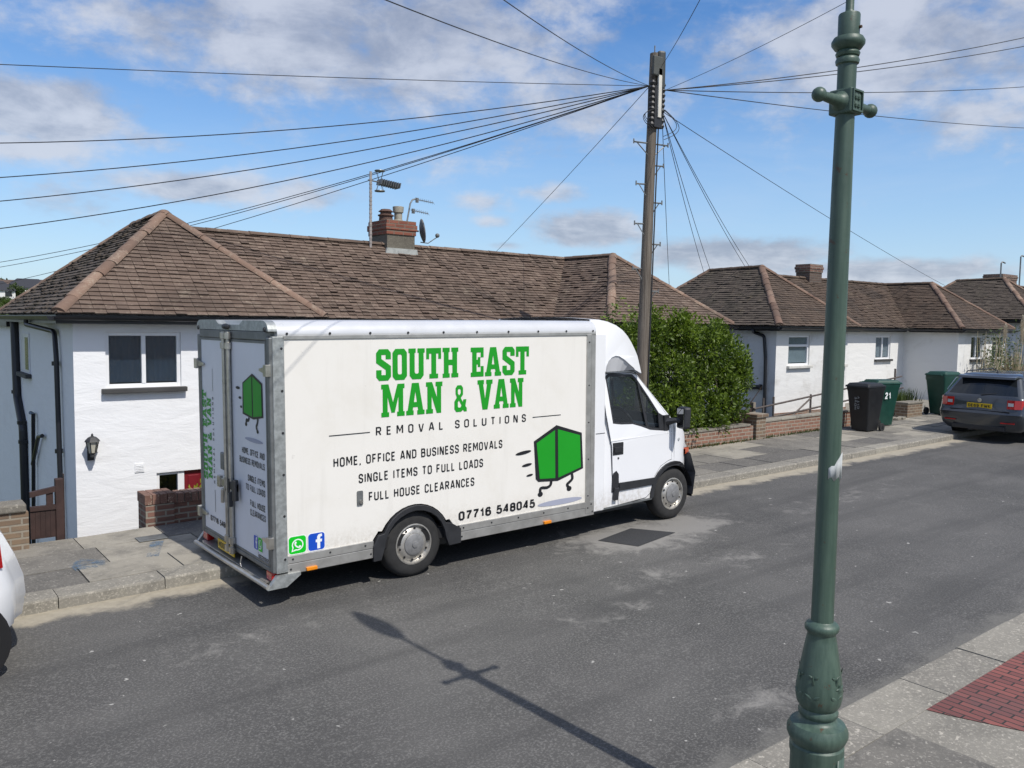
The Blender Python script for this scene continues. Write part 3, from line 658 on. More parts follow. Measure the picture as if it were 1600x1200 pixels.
m = MB(); e_ = dc + Vector((.42, -.05, -.10)); m.tube([dc + Vector((.02, 0, -.24)), dc + Vector((.2, -.02, -.25)), e_], .011, 6); m.ball(e_ + Vector((0, 0, .03)), .05, 10); m.tube([dc - nrm * .03, (cb + .02, 8.3, dc.z - .02)], .02, 6); m.tube([(cb + .1, 8.3, dc.z - .38), (cb + .1, 8.3, dc.z + .02)], .018, 6); m.tube([(cb, 8.3, dc.z - .3), (cb + .1, 8.3, dc.z - .3)], .012, 6)
m.build('bracket', STEELGREY, t_)
# wall furniture on the white front and its shaded side
lp = onY(141, 697, yw)
t_ = thing('wall_lantern', 'small black lantern fixed to the white front wall', 'lantern', tuple(lp))
yL = yw - .13; m = MB(); m.lathe([(.012, -.13), (.035, -.12), (.03, -.09), (.05, -.075)], (lp.x, yL, lp.z), n=6); m.lathe([(.098, .075), (.085, .10), (.05, .135), (.015, .15), (.012, .175), (.004, .185)], (lp.x, yL, lp.z), n=6)
for k in range(6): a_ = k * math.pi / 3; m.tube([(lp.x + .046 * math.cos(a_), yL + .046 * math.sin(a_), lp.z - .075), (lp.x + .078 * math.cos(a_), yL + .078 * math.sin(a_), lp.z + .08)], .006, 5)
m.tube([(lp.x, yw, lp.z - .13), (lp.x, yL + .02, lp.z - .13), (lp.x, yL, lp.z - .1)], .014, 6); m.obox((lp.x, yw - .012, lp.z - .12), (.04, 0, 0), (0, .011, 0), (0, 0, .07)); m.build('frame', BLACKP, t_)
MB().lathe([(.042, -.072), (.072, .072)], (lp.x, yL, lp.z), n=6).build('lamp_glass', plain('frosted_lantern_glass', (.5, .48, .4), .2, var=.1), t_)
vp = onY(218, 731, yw); m = MB(); m.box(vp.x - .062, yw - .012, vp.z - .06, vp.x + .062, yw - .001, vp.z + .06)
for i in range(4): m.box(vp.x - .045, yw - .017, vp.z - .04 + i * .022, vp.x + .045, yw - .012, vp.z - .03 + i * .022)
tag(m.build('wall_vent', UPVC), 'small square white louvred vent on the white front wall', 'vent')
def pipe_thing(label, pts, r, collars=(), cat='pipe', name='drainpipe'):
    t_ = thing(name, label, cat, tuple(pts[-1])); P_ = [Vector(p) for p in pts]; sm = [P_[0]]
    for i in range(1, len(P_) - 1):
        a_, b_, c_ = P_[i - 1], P_[i], P_[i + 1]; k = min(.07, (a_ - b_).length * .4, (c_ - b_).length * .4); p_ = b_ + (a_ - b_).normalized() * k; q_ = b_ + (c_ - b_).normalized() * k
        for j in range(5): f_ = j / 4; sm.append(p_ * (1 - f_) ** 2 + b_ * 2 * f_ * (1 - f_) + q_ * f_ * f_)
    sm.append(P_[-1]); MB().tube(sm, r, 12).build('pipe', GUTTER, t_, True)
    if collars:
        for c_ in collars: m = MB(); m.lathe([(r + .004, -.03), (r + .016, -.028), (r + .016, .028), (r + .004, .03)], Vector(c_), n=14); m.build('collar', GUTTER, t_, True)
    return t_
xw = X1_ + .25 - .06
def sp(px, py): return onX(px, py, xw)
p_ = [sp(66, 496), sp(66, 507), sp(85, 518), sp(88, 560), sp(97, 800)]; p_[0].x = p_[1].x = X1_ - .02
p_[4].z = -1.2
pipe_thing('slim black drainpipe with a swan neck at the corner of the white house', p_, .034, [p_[2].lerp(p_[4], f_) for f_ in (.12, .45)])
def spy(y, px, py):  # on the side wall at distance y along it
    return sp(px, py)
p_ = [sp(22, 500), sp(27, 620), sp(36, 668), sp(40, 790)]; p_[3].z = -1.6
pipe_thing('thick black soil pipe with a kink on the shaded side wall', [p_[0] + Vector((0, .1, .12))] + p_, .065, [sp(26, 612), sp(35, 660), sp(37, 690)])
p_ = [sp(48, 645), sp(52, 646), sp(50, 800)]; q_ = [sp(66, 681), sp(60, 682), sp(51, 725)]
t_ = thing('waste_pipe', 'pair of thin black waste pipes meeting low on the shaded side wall', 'pipe', tuple(sp(50, 760)))
p_[2].z = -1.6
MB().tube(p_, .03, 10).build('pipe', GUTTER, t_, True); MB().tube(q_, .03, 10).build('pipe', GUTTER, t_, True)
a_, b_ = onX(35, 550, X1_ + .25), onX(47, 550, X1_ + .25); z1_, z0_ = onX(41, 521, X1_ + .25).z, onX(41, 582, X1_ + .25).z
xs_ = X1_ + .25
fr = MB(); fr.box(xs_ - .02, b_.y, z0_, xs_ - .003, a_.y, z1_); sw = fr.build('side_window', UPVC, h1)
MB().box(xs_ - .026, b_.y + .05, z0_ + .06, xs_ - .021, (a_.y + b_.y) / 2 - .05, z1_ - .06).build('pane', TINT, sw); MB().box(xs_ - .09, b_.y - .1, z0_ - .07, xs_ - .003, a_.y + .1, z0_ - .004).build('sill', SILLM, sw)

# second and third bungalows -----------------------------------------------
X2 = 14.55; c2 = X2 + .25
q0, q1, qz0, qz1 = onY(1232, 545, yw).x, onY(1265, 545, yw).x, onY(1248, 571, yw).z, onY(1248, 524, yw).z
r1 = onY(1320, 545, yw).x; r0 = r1 - .93
ymw = YE + 1.77 + .25; s0, s1, sz0, sz1 = onY(1368, 545, ymw).x, onY(1391, 545, ymw).x, onY(1380, 561, ymw).z, onY(1380, 525, ymw).z; cm_ = X2 + 3.77 - .25
u0, u1, uz0, uz1 = onY(1517, 545, yw).x, onY(1535, 545, yw).x, onY(1525, 561, yw).z, onY(1525, 525, yw).z; cr_ = X2 + 9.85 + .25
v0, v1 = onY(1550, 545, yw).x, onY(1568, 545, yw).x
CL = plain('white_concrete_sill', (.55, .54, .5), .8, var=.25)
h2, wall2, roof2 = bungalow('bungalow', 'weathered white bungalow with dark tiled roofs, behind the wheelie bins', X2, 0, WHITE_DIRTY, TILE_B, None,
    [((q0, q1, qz0, qz1, yw, []), dict(sill=CL, back=BLIND, transom=.66)), ((r0, r1, qz0, qz1, yw, []), dict(sill=CL, back=BLIND, transom=.66)), ((s0, s1, sz0, sz1, ymw, [.5]), dict(sill=SILLM, back=CURTAIN)), ((u0, u1, uz0, uz1, yw, [.5]), dict(sill=SILLM)), ((v0, v1, uz0, uz1, yw, [.5]), dict(sill=SILLM))],
    holes_l=[(q0 - c2, q1 - c2, qz0, qz1), (r0 - c2, r1 - c2, qz0, qz1)], holes_m=[(s0 - cm_, s1 - cm_, sz0, sz1)], holes_r=[(u0 - cr_, u1 - cr_, uz0, uz1), (v0 - cr_, v1 - cr_, uz0, uz1)], rag=.02, hipm=mat('dull_terracotta_hip', tilefn((.13, .08, .058), (.21, .135, .10), (.25, .2, .15), (.10, .075, .06))))
pl = MB(); pl.box(X2 + .235, yw - .02, -2.3, X2 + 3.77 - .235, yw - .002, .56); pl.build('brick_plinth', BRICK_RED, h2)
chimney(roof2, onY(1263, 430, 8.05).x, onY(1282, 430, 8.05).x, 8.0, 8.5, 3.8, onY(1265, 412, 8.0).z, .26, mat('dark_stained_stack', brickfn([(.08, .055, .045), (.13, .09, .07), (.06, .05, .045)], (.15, .13, .11), stain=.5)), BRICK_DARK)
xw = X2 + .25 - .05
p_ = [onX(1176, 514, X2 - .03), onX(1178, 519, xw), onX(1194, 525, xw), onX(1196, 560, xw), onX(1196, 640, xw)]; p_[4].z = -1.6
pipe_thing('black drainpipe on the grey side wall beyond the hedge', p_, .04, [])
p_ = [onX(1160, 604, xw), onX(1188, 605, xw)]; m = MB(); m.tube(p_, .055, 12); m.lathe([(.07, -.03), (.075, 0), (.07, .03)], p_[1], 'Y', 14); tag(m.build('waste_pipe', GUTTER, None, True), 'thick horizontal black waste pipe on the grey side wall beside the hedge', 'pipe')
X3 = 30.15
h3, wall3, roof3 = bungalow('bungalow', 'farthest bungalow with dark hipped roof, behind the parked estate car', X3, .38, WHITE_DIRTY, TILE_B, None, [((X3 + 1.2, X3 + 2.4, 1.9, 2.8, yw, [.5]), {})], holes_l=[(1.2 - .25, 2.4 - .25, 1.9, 2.8)], rag=.02)
chimney(roof3, onY(1566, 435, 9.0).x, onY(1589, 435, 9.0).x, 9.0, 9.8, 4.0, onY(1578, 429, 9.0).z, .25, BRICK_DARK, BRICK_DARK)
for xx, lb, hh in ((onY(1564, 420, 8.2).x, 'thin grey hooked aerial pole left of the farthest chimney', onY(1564, 411, 8.2).z), (onY(1594, 420, 8.2).x, 'thin grey hooked aerial pole right of the farthest chimney', onY(1594, 401, 8.2).z)):
    tag(MB().tube([(xx, 8.2, 4.3), (xx, 8.2, hh), (xx + .12, 8.2, hh + .06), (xx + .4, 8.2, hh + .02)], .03, 6).build('television_aerial', STEELGREY), lb, 'aerial')

# ------------------------------------------------------------------ lettering
_fc = {}
def font_mesh(txt, spacing=1.0, bold=0.0):
    cu = bpy.data.curves.new('t', 'FONT'); cu.body = txt; cu.space_character = spacing; cu.offset = bold; cu.resolution_u = 3
    ob = bpy.data.objects.new('t', cu); COL.objects.link(ob); bpy.context.view_layer.update()
    me = bpy.data.meshes.new_from_object(ob.evaluated_get(bpy.context.evaluated_depsgraph_get()))
    vs = [tuple(v.co) for v in me.vertices]; fs = [tuple(p.vertices) for p in me.polygons]
    bpy.data.objects.remove(ob); bpy.data.curves.remove(cu); bpy.data.meshes.remove(me); return vs, fs
def caph(bold): 
    if bold not in _fc: _fc[bold] = (min(v[1] for v in font_mesh('H', 1, bold)[0]), max(v[1] for v in font_mesh('H', 1, bold)[0]))
    return _fc[bold]
def text(name, txt, o, ex, ez, w, h, m, parent, bold=.012, spacing=1.0):
    """flat lettering: lower left corner o, baseline direction ex, up ez, total width w and capital height h"""
    vs, fs = font_mesh(txt, spacing, bold); x0 = min(v[0] for v in vs); x1 = max(v[0] for v in vs); y0, y1 = caph(bold)
    o, ex, ez = map(Vector, (o, ex, ez)); mb = MB()
    mb.add([o + ex * ((v[0] - x0) / (x1 - x0) * w) + ez * ((v[1] - y0) / (y1 - y0) * h) for v in vs], fs, .5)
    return mb.build(name, m, parent)
STROKE = {
 'A': (.54, [[(0, 0), (.22, 1), (.32, 1), (.54, 0)], [(.08, .28), (.46, .28)]]), 'B': (.48, [[(.34, .53), (.44, .62), (.44, .9), (.35, 1), (0, 1), (0, 0), (.37, 0), (.48, .11), (.48, .43), (.38, .53), (0, .53)]]),
 'C': (.45, [[(.45, .72), (.45, .88), (.33, 1), (.12, 1), (0, .88), (0, .12), (.12, 0), (.33, 0), (.45, .12), (.45, .28)]]), 'D': (.48, [[(0, .001), (0, 1), (.34, 1), (.48, .86), (.48, .14), (.34, 0), (0, 0)]]),
 'E': (.40, [[(.40, 1), (0, 1), (0, 0), (.40, 0)], [(0, .52), (.35, .52)]]), 'F': (.40, [[(.40, 1), (0, 1), (0, 0)], [(0, .5), (.35, .5)]]),
 'G': (.46, [[(.46, .74), (.46, .88), (.34, 1), (.12, 1), (0, .88), (0, .12), (.12, 0), (.34, 0), (.46, .12), (.46, .46), (.26, .46)]]), 'H': (.48, [[(0, 0), (0, 1)], [(.48, 0), (.48, 1)], [(0, .52), (.48, .52)]]),
 'I': (.0, [[(0, 0), (0, 1)]]), 'K': (.48, [[(0, 0), (0, 1)], [(.46, 1), (.04, .46), (.12, .52), (.48, 0)]]), 'L': (.38, [[(0, 1), (0, 0), (.38, 0)]]), 'M': (.64, [[(0, 0), (0, 1), (.06, 1), (.32, .3), (.58, 1), (.64, 1), (.64, 0)]]),
 'N': (.48, [[(0, 0), (0, 1), (.06, 1), (.42, 0), (.48, 0), (.48, 1)]]), 'O': (.48, [[(.24, 0), (.36, 0), (.48, .12), (.48, .88), (.36, 1), (.12, 1), (0, .88), (0, .12), (.12, 0), (.241, 0)]]),
 'R': (.48, [[(0, 0), (0, 1), (.35, 1), (.46, .9), (.46, .58), (.35, .47), (0, .47)], [(.24, .47), (.48, 0)]]), 'P': (.46, [[(0, 0), (0, 1), (.35, 1), (.46, .9), (.46, .56), (.35, .45), (0, .45)]]),
 'S': (.45, [[(.44, .74), (.44, .88), (.33, 1), (.11, 1), (0, .88), (0, .64), (.1, .54), (.35, .46), (.45, .36), (.45, .12), (.34, 0), (.11, 0), (0, .12), (0, .26)]]), 'T': (.46, [[(0, 1), (.46, 1)], [(.23, 1), (.23, 0)]]),
 'U': (.48, [[(0, 1), (0, .12), (.12, 0), (.36, 0), (.48, .12), (.48, 1)]]), 'V': (.52, [[(0, 1), (.21, 0), (.31, 0), (.52, 1)]]), 'W': (.76, [[(0, 1), (.16, 0), (.22, 0), (.38, .8), (.54, 0), (.60, 0), (.76, 1)]]), 'Y': (.5, [[(0, 1), (.25, .5), (.25, 0)], [(.5, 1), (.25, .5)]]), ',': (.06, [[(.05, .06), (0, -.17)]]), ' ': (.16, []),
 '0': (.44, [[(.22, 0), (.32, 0), (.44, .16), (.44, .84), (.32, 1), (.12, 1), (0, .84), (0, .16), (.12, 0), (.221, 0)]]), '1': (.3, [[(.02, .74), (.16, .84), (.24, 1), (.24, 0)]]), '2': (.44, [[(.02, .74), (.06, .9), (.16, 1), (.32, 1), (.43, .88), (.43, .66), (.02, .1), (0, 0), (.44, 0)]]),
 '4': (.48, [[(.48, .26), (0, .26), (.32, 1), (.36, 1), (.36, 0)]]), '5': (.44, [[(.40, 1), (.08, 1), (.03, .52), (.14, .62), (.32, .62), (.44, .5), (.44, .14), (.32, 0), (.12, 0), (0, .14), (0, .24)]]), '6': (.44, [[(.43, .80), (.33, 1), (.13, 1), (0, .82), (0, .14), (.12, 0), (.32, 0), (.44, .14), (.44, .46), (.32, .6), (.12, .6), (.02, .46)]]),
 '7': (.44, [[(0, 1), (.44, 1), (.44, .92), (.2, .4), (.15, 0)]]), '8': (.44, [[(.22, .53), (.11, .53), (.02, .62), (.02, .9), (.12, 1), (.32, 1), (.42, .9), (.42, .62), (.33, .53), (.12, .53), (0, .42), (0, .12), (.12, 0), (.32, 0), (.44, .12), (.44, .42), (.33, .53), (.22, .53)]]), '9': (.44, [[(.01, .2), (.11, 0), (.31, 0), (.44, .18), (.44, .86), (.32, 1), (.12, 1), (0, .86), (0, .54), (.12, .4), (.32, .4), (.42, .54)]]),
}
def stroke_text(name, txt, o, ex, ez, w, h, m, parent, t=.15, gap=.16):
    """sign-writer's capitals drawn as even strokes of width t (of the capital height)"""
    o, ex, ez = map(Vector, (o, ex, ez)); nrm = ex.cross(ez); gap = gap + t; W_ = sum(STROKE[c][0] for c in txt) + gap * (len(txt) - 1) + t; x = t / 2; mb = MB(); lift = 0
    kx = w / (W_ * h)
    for c in txt:
        gw, lines = STROKE[c]
        for ln in lines:
            P_ = [Vector((x + p[0], t / 2 + p[1] * (1 - t), 0)) for p in ln]; L_ = []; lift = (lift + 1) % 3
            closed = (P_[0] - P_[-1]).length < .01
            for i, p in enumerate(P_):
                d0 = (p - P_[i - 1]).normalized() if i else ((P_[-1] - P_[-2]).normalized() if closed else None); d1 = (P_[i + 1] - p).normalized() if i < len(P_) - 1 else ((P_[1] - P_[0]).normalized() if closed else None)
                d0 = d0 or d1; d1 = d1 or d0; n0, n1 = Vector((-d0.y, d0.x, 0)), Vector((-d1.y, d1.x, 0)); b = (n0 + n1); b = b.normalized() if b.length > .01 else n0
                k = min(1.7, 1 / max(.3, b.dot(n0))) * t / 2; L_ += [p + b * k, p - b * k]
            mb.add([o + ex * (q.x * kx * h) + ez * (q.y * h) - nrm * 0 + nrm * (.00025 * lift) for q in L_], [(2 * i, 2 * i + 1, 2 * i + 3, 2 * i + 2) for i in range(len(P_) - 1)], .5)
        x += gw + gap
    return mb.build(name, m, parent)
GLY = {
 'S': (.62, [(0, .12), (.12, 0), (.5, 0), (.62, .12), (.62, .46), (.22, .69), (.22, .82), (.4, .82), (.4, .68), (.62, .68), (.62, .88), (.5, 1), (.12, 1), (0, .88), (0, .57), (.4, .34), (.4, .18), (.22, .18), (.22, .34), (0, .34)], []),
 'O': (.62, [(0, .12), (.12, 0), (.5, 0), (.62, .12), (.62, .88), (.5, 1), (.12, 1), (0, .88)], [[(.22, .22), (.26, .18), (.36, .18), (.40, .22), (.40, .78), (.36, .82), (.26, .82), (.22, .78)]]),
 'U': (.72, [(0, 1), (.32, 1), (.32, .86), (.27, .86), (.27, .23), (.31, .18), (.41, .18), (.45, .23), (.45, .86), (.4, .86), (.4, 1), (.72, 1), (.72, .86), (.67, .86), (.67, .12), (.55, 0), (.17, 0), (.05, .12), (.05, .86), (0, .86)], []),
 'T': (.68, [(0, 1), (.68, 1), (.68, .64), (.55, .64), (.55, .82), (.45, .82), (.45, .15), (.54, .15), (.54, 0), (.14, 0), (.14, .15), (.23, .15), (.23, .82), (.13, .82), (.13, .64), (0, .64)], []),
 'H': (.74, [(0, 0), (.33, 0), (.33, .14), (.28, .14), (.28, .42), (.46, .42), (.46, .14), (.41, .14), (.41, 0), (.74, 0), (.74, .14), (.68, .14), (.68, .86), (.74, .86), (.74, 1), (.41, 1), (.41, .86), (.46, .86), (.46, .6), (.28, .6), (.28, .86), (.33, .86), (.33, 1), (0, 1), (0, .86), (.06, .86), (.06, .14), (0, .14)], []),
 'E': (.62, [(0, 0), (.62, 0), (.62, .36), (.48, .36), (.48, .17), (.28, .17), (.28, .42), (.34, .42), (.34, .33), (.46, .33), (.46, .67), (.34, .67), (.34, .58), (.28, .58), (.28, .83), (.48, .83), (.48, .66), (.62, .66), (.62, 1), (0, 1), (0, .85), (.07, .85), (.07, .15), (0, .15)], []),
 'A': (.8, [(0, 0), (.32, 0), (.32, .14), (.28, .14), (.30, .24), (.50, .24), (.52, .14), (.48, .14), (.48, 0), (.8, 0), (.8, .14), (.74, .14), (.55, 1), (.25, 1), (.06, .14), (0, .14)], [[(.335, .40), (.40, .74), (.465, .40)]]),
 'N': (.74, [(0, 0), (.31, 0), (.31, .14), (.25, .14), (.25, .56), (.48, 0), (.68, 0), (.68, .86), (.74, .86), (.74, 1), (.43, 1), (.43, .86), (.49, .86), (.49, .50), (.27, 1), (0, 1), (0, .86), (.06, .86), (.06, .14), (0, .14)], []),
 'M': (.98, [(0, 0), (.32, 0), (.32, .14), (.26, .14), (.26, .62), (.42, .12), (.56, .12), (.72, .62), (.72, .14), (.66, .14), (.66, 0), (.98, 0), (.98, .14), (.92, .14), (.92, .86), (.98, .86), (.98, 1), (.68, 1), (.49, .44), (.30, 1), (0, 1), (0, .86), (.06, .86), (.06, .14), (0, .14)], []),
 'V': (.78, [(0, 1), (.33, 1), (.33, .86), (.29, .86), (.39, .36), (.49, .86), (.45, .86), (.45, 1), (.78, 1), (.78, .86), (.72, .86), (.52, 0), (.26, 0), (.06, .86), (0, .86)], []),
 '&': (.72, [(0, .12), (.1, 0), (.4, 0), (.5, .07), (.56, 0), (.72, 0), (.72, .13), (.64, .2), (.70, .46), (.52, .46), (.49, .36), (.37, .52), (.5, .64), (.5, .9), (.4, 1), (.17, 1), (.07, .9), (.07, .68), (.14, .55), (0, .40)], [[(.2, .69), (.2, .82), (.25, .86), (.33, .86), (.37, .82), (.37, .71), (.28, .62)], [(.2, .2), (.2, .36), (.27, .43), (.41, .24), (.34, .16), (.24, .16)]]),
}
def slab_word(name, word, o, ex, ez, w, h, m, parent):
    gap = .07; W_ = sum(GLY[c][0] for c in word) + gap * (len(word) - 1); k = w / W_; x = 0; mb = MB(); o, ex, ez = map(Vector, (o, ex, ez))
    for c in word:
        gw, out, holes = GLY[c]; mb.sheet(out, lambda a, b, x=x: o + ex * ((x + a) * k) + ez * (b * h), holes, .5); x += gw + gap
    return mb.build(name, m, parent)

# ------------------------------------------------------------------ removal van (built in the street's own frame, then tilted with it)
van = thing('removal_van', 'white box removal van with green SOUTH EAST MAN & VAN lettering, parked at the far kerb', 'van', (0, 0, 0), world=False, rot=(0, -math.atan(S), 0))
WB, LB = 2.02, 4.06
XZ = lambda y: (lambda x, z: (x, y, z))
def arch_pts(cx, cz, r, n=14, a0=0, a1=math.pi): return [(cx + r * math.cos(a0 + (a1 - a0) * i / n), cz + r * math.sin(a0 + (a1 - a0) * i / n)) for i in range(n + 1)]
RWX, FWX = 1.503, 5.585
# cargo box
box = MB().prism([(.1, .47), (RWX - .5, .47), (RWX - .43, .56)] + [(p[0], p[1]) for p in arch_pts(RWX, .33, .45, 12, math.radians(150), math.radians(30))] + [(RWX + .43, .56), (RWX + .5, .47), (4.05, .47), (4.05, 2.52), (.1, 2.52)], XZ(0), XZ(WB)).build('cargo_box', CREAM, van)
MB().box(.06, .03, .36, 4.0, WB - .03, .475).build('chassis', DARKGAP, van)
m = MB(); m.box(.15, .25, .22, 5.0, .36, .37); m.box(.15, WB - .36, .22, 5.0, WB - .25, .37); m.box(RWX - .05, .2, .28, RWX + .05, WB - .2, .4); m.box(2.3, .3, .2, 3.2, .9, .38); m.box(.05, .9, .3, .3, 1.3, .38); m.build('subframe', BLACKP, van)
rp = MB(); n = 8; prof = [(0, 2.522)] + [(.14 - .14 * math.cos(math.pi / 2 * i / n) - .008, 2.535 + .14 * math.sin(math.pi / 2 * i / n)) for i in range(n + 1)]; prof += [(WB - y, z) for y, z in prof[::-1]]
rp.prism(prof, lambda y, z: (.05, y, z), lambda y, z: (4.07, y, z)); roofm = rp.build('roof', plain('white_roof_moulding', (.66, .67, .68), .3, .25, .05, 3), van, True)
m = MB(); m.box(.10, -.012, 2.505, 4.06, .001, 2.535); m.build('roof_trim', ALU, roofm)
def rivets(pts, parent, r=.011, nrm='Y', s=-1, m_=BLACKP, depth=.006):
    mb = MB()
    for p in pts: mb.lathe([(r, 0), (r * .8, s * depth)], p, nrm, 8)
    return mb.build('rivets', m_, parent)
rivets([(.14 + i * .43, -.012, 2.555) for i in range(10)], roofm, .013)
# aluminium skirt rails along the foot of the box, split by the wheel arch
for a_, b_ in ((.11, RWX - .49), (RWX + .555, 4.06)):
    m = MB(); m.box(a_, -.014, .40, b_, .03, .475); m.box(a_, -.010, .30, b_, .03, .396); rl = m.build('lower_rail', ALU, van, bevel=.004)
    rivets([(a_ + .05 + i * .38, -.014, .44) for i in range(int((b_ - a_ - .06) / .38) + 1)] + [(b_ - .03, -.010, .345), (a_ + .03, -.01, .345)], rl)
    MB().box(a_, WB - .03, .30, b_, WB + .012, .475).build('lower_rail', ALU, van, bevel=.004)
for x in (.345, 3.30):
    m = MB(); m.obox((x, -.02, .322), (.055, 0, 0), (0, .014, 0), (0, 0, .017)); m.build('side_marker_lamp', AMBER, van, bevel=.006)
# rear arch surround
out = [(RWX - .498, .262), (RWX - .498, .42), (RWX - .44, .52)] + arch_pts(RWX, .36, .41, 12, math.radians(155), math.radians(25)) + [(RWX + .44, .52), (RWX + .565, .445), (RWX + .565, .285)]
inn = [(RWX + .41, .28)] + arch_pts(RWX, .34, .375, 12, math.radians(5), math.radians(175)) + [(RWX - .41, .265)]
m = MB(); m.prism(out + inn, XZ(-.03), XZ(.02)); arch = m.build('wheel_arch', BLACKP, van, bevel=.005)
m = MB(); pts = arch_pts(RWX, .33, .452, 16); 
for (xa, za), (xb, zb) in zip(pts, pts[1:]): m.add([(xa, .005, za), (xb, .005, zb), (xb, .5, zb), (xa, .5, za)], [(0, 1, 2, 3)])
m.add([(RWX + .47, .5, .15), (RWX - .47, .5, .15), (RWX - .47, .5, .9), (RWX + .47, .5, .9)], [(0, 1, 2, 3)]); m.build('arch_liner', DARKGAP, van)
# posts
m = MB(); m.box(.0, -.012, .325, .112, .05, 2.53); ps = m.build('rear_corner_post', GALV, van, bevel=.006); rivets([(.085, -.012, z) for z in (.45, .86, 1.25, 1.64, 2.03, 2.42)], ps, .013)
MB().box(.0, WB - .05, .325, .112, WB + .012, 2.53).build('rear_corner_post', GALV, van, bevel=.006)
m = MB(); m.box(3.915, -.016, .33, 3.985, .02, 2.515); m.box(3.99, -.012, .33, 4.06, .02, 2.515); fp_ = m.build('front_corner_post', ALU, van, bevel=.004); rivets([(3.95, -.016, z) for z in (.4, .55, 1.0, 1.45, 1.9, 2.42)], fp_, .010)
m = MB(); m.box(4.062, .004, .325, 4.245, WB - .004, 2.52); m.build('bulkhead_panel', VANWHITE, van, bevel=.012)
MB().box(4.09, .0, 1.292, 4.245, .012, 1.298).build('panel_seam', DARKGAP, van)

# side graphics, a few millimetres proud of the panel
def sg(name, x, z, w, h, txt, **k): return stroke_text(name, txt, (x, -.0035, z), (1, 0, 0), (0, 0, 1), w, h, BLACKV, box, **k)
EX, EZ = (1, 0, 0), (0, 0, 1)
slab_word('lettering', 'SOUTH', (1.066, -.0035, 2.078), EX, EZ, .985, .315, GREEN, box); slab_word('lettering', 'EAST', (2.213, -.0035, 2.072), EX, EZ, .808, .316, GREEN, box)
slab_word('lettering', 'MAN', (1.12, -.0035, 1.712), EX, EZ, .728, .328, GREEN, box); slab_word('lettering', '&', (2.0, -.0035, 1.705), EX, EZ, .16, .285, GREEN, box); slab_word('lettering', 'VAN', (2.303, -.0035, 1.708), EX, EZ, .64, .325, GREEN, box)
sg('lettering', 1.056, 1.531, 1.925, .088, 'REMOVAL SOLUTIONS', t=.15, gap=.62)
for a_, b_ in ((.55, .99), (3.08, 3.51)): MB().sheet([(a_, 1.568), (b_, 1.568), (b_, 1.577), (a_, 1.577)], XZ(-.0035)).build('rule_line', BLACKV, box)
sg('lettering', .592, 1.262, 2.052, .092, 'HOME, OFFICE AND BUSINESS REMOVALS', t=.16, gap=.20)
sg('lettering', .86, 1.076, 1.518, .092, 'SINGLE ITEMS TO FULL LOADS', t=.16, gap=.20)
sg('lettering', .97, .882, 1.29, .092, 'FULL HOUSE CLEARANCES', t=.16, gap=.20)
sg('lettering', 2.052, .520, 1.07, .100, '07716 548045', t=.205, gap=.12)
def ell(cx, cz, rx, rz, n=24, rot=0.0): return [(cx + rx * math.cos(t) * math.cos(rot) - rz * math.sin(t) * math.sin(rot), cz + rx * math.cos(t) * math.sin(rot) + rz * math.sin(t) * math.cos(rot)) for t in [2 * math.pi * i / n for i in range(n)]]
def ribbon(pts, w):
    P_ = [Vector((*p, 0)) for p in pts]; L_, R_ = [], []
    for i, p in enumerate(P_):
        d = (P_[min(i + 1, len(P_) - 1)] - P_[max(i - 1, 0)]).normalized(); n_ = Vector((-d.y, d.x, 0)) * w / 2; L_.append((p + n_)[:2]); R_.append((p - n_)[:2])
    return L_ + R_[::-1]
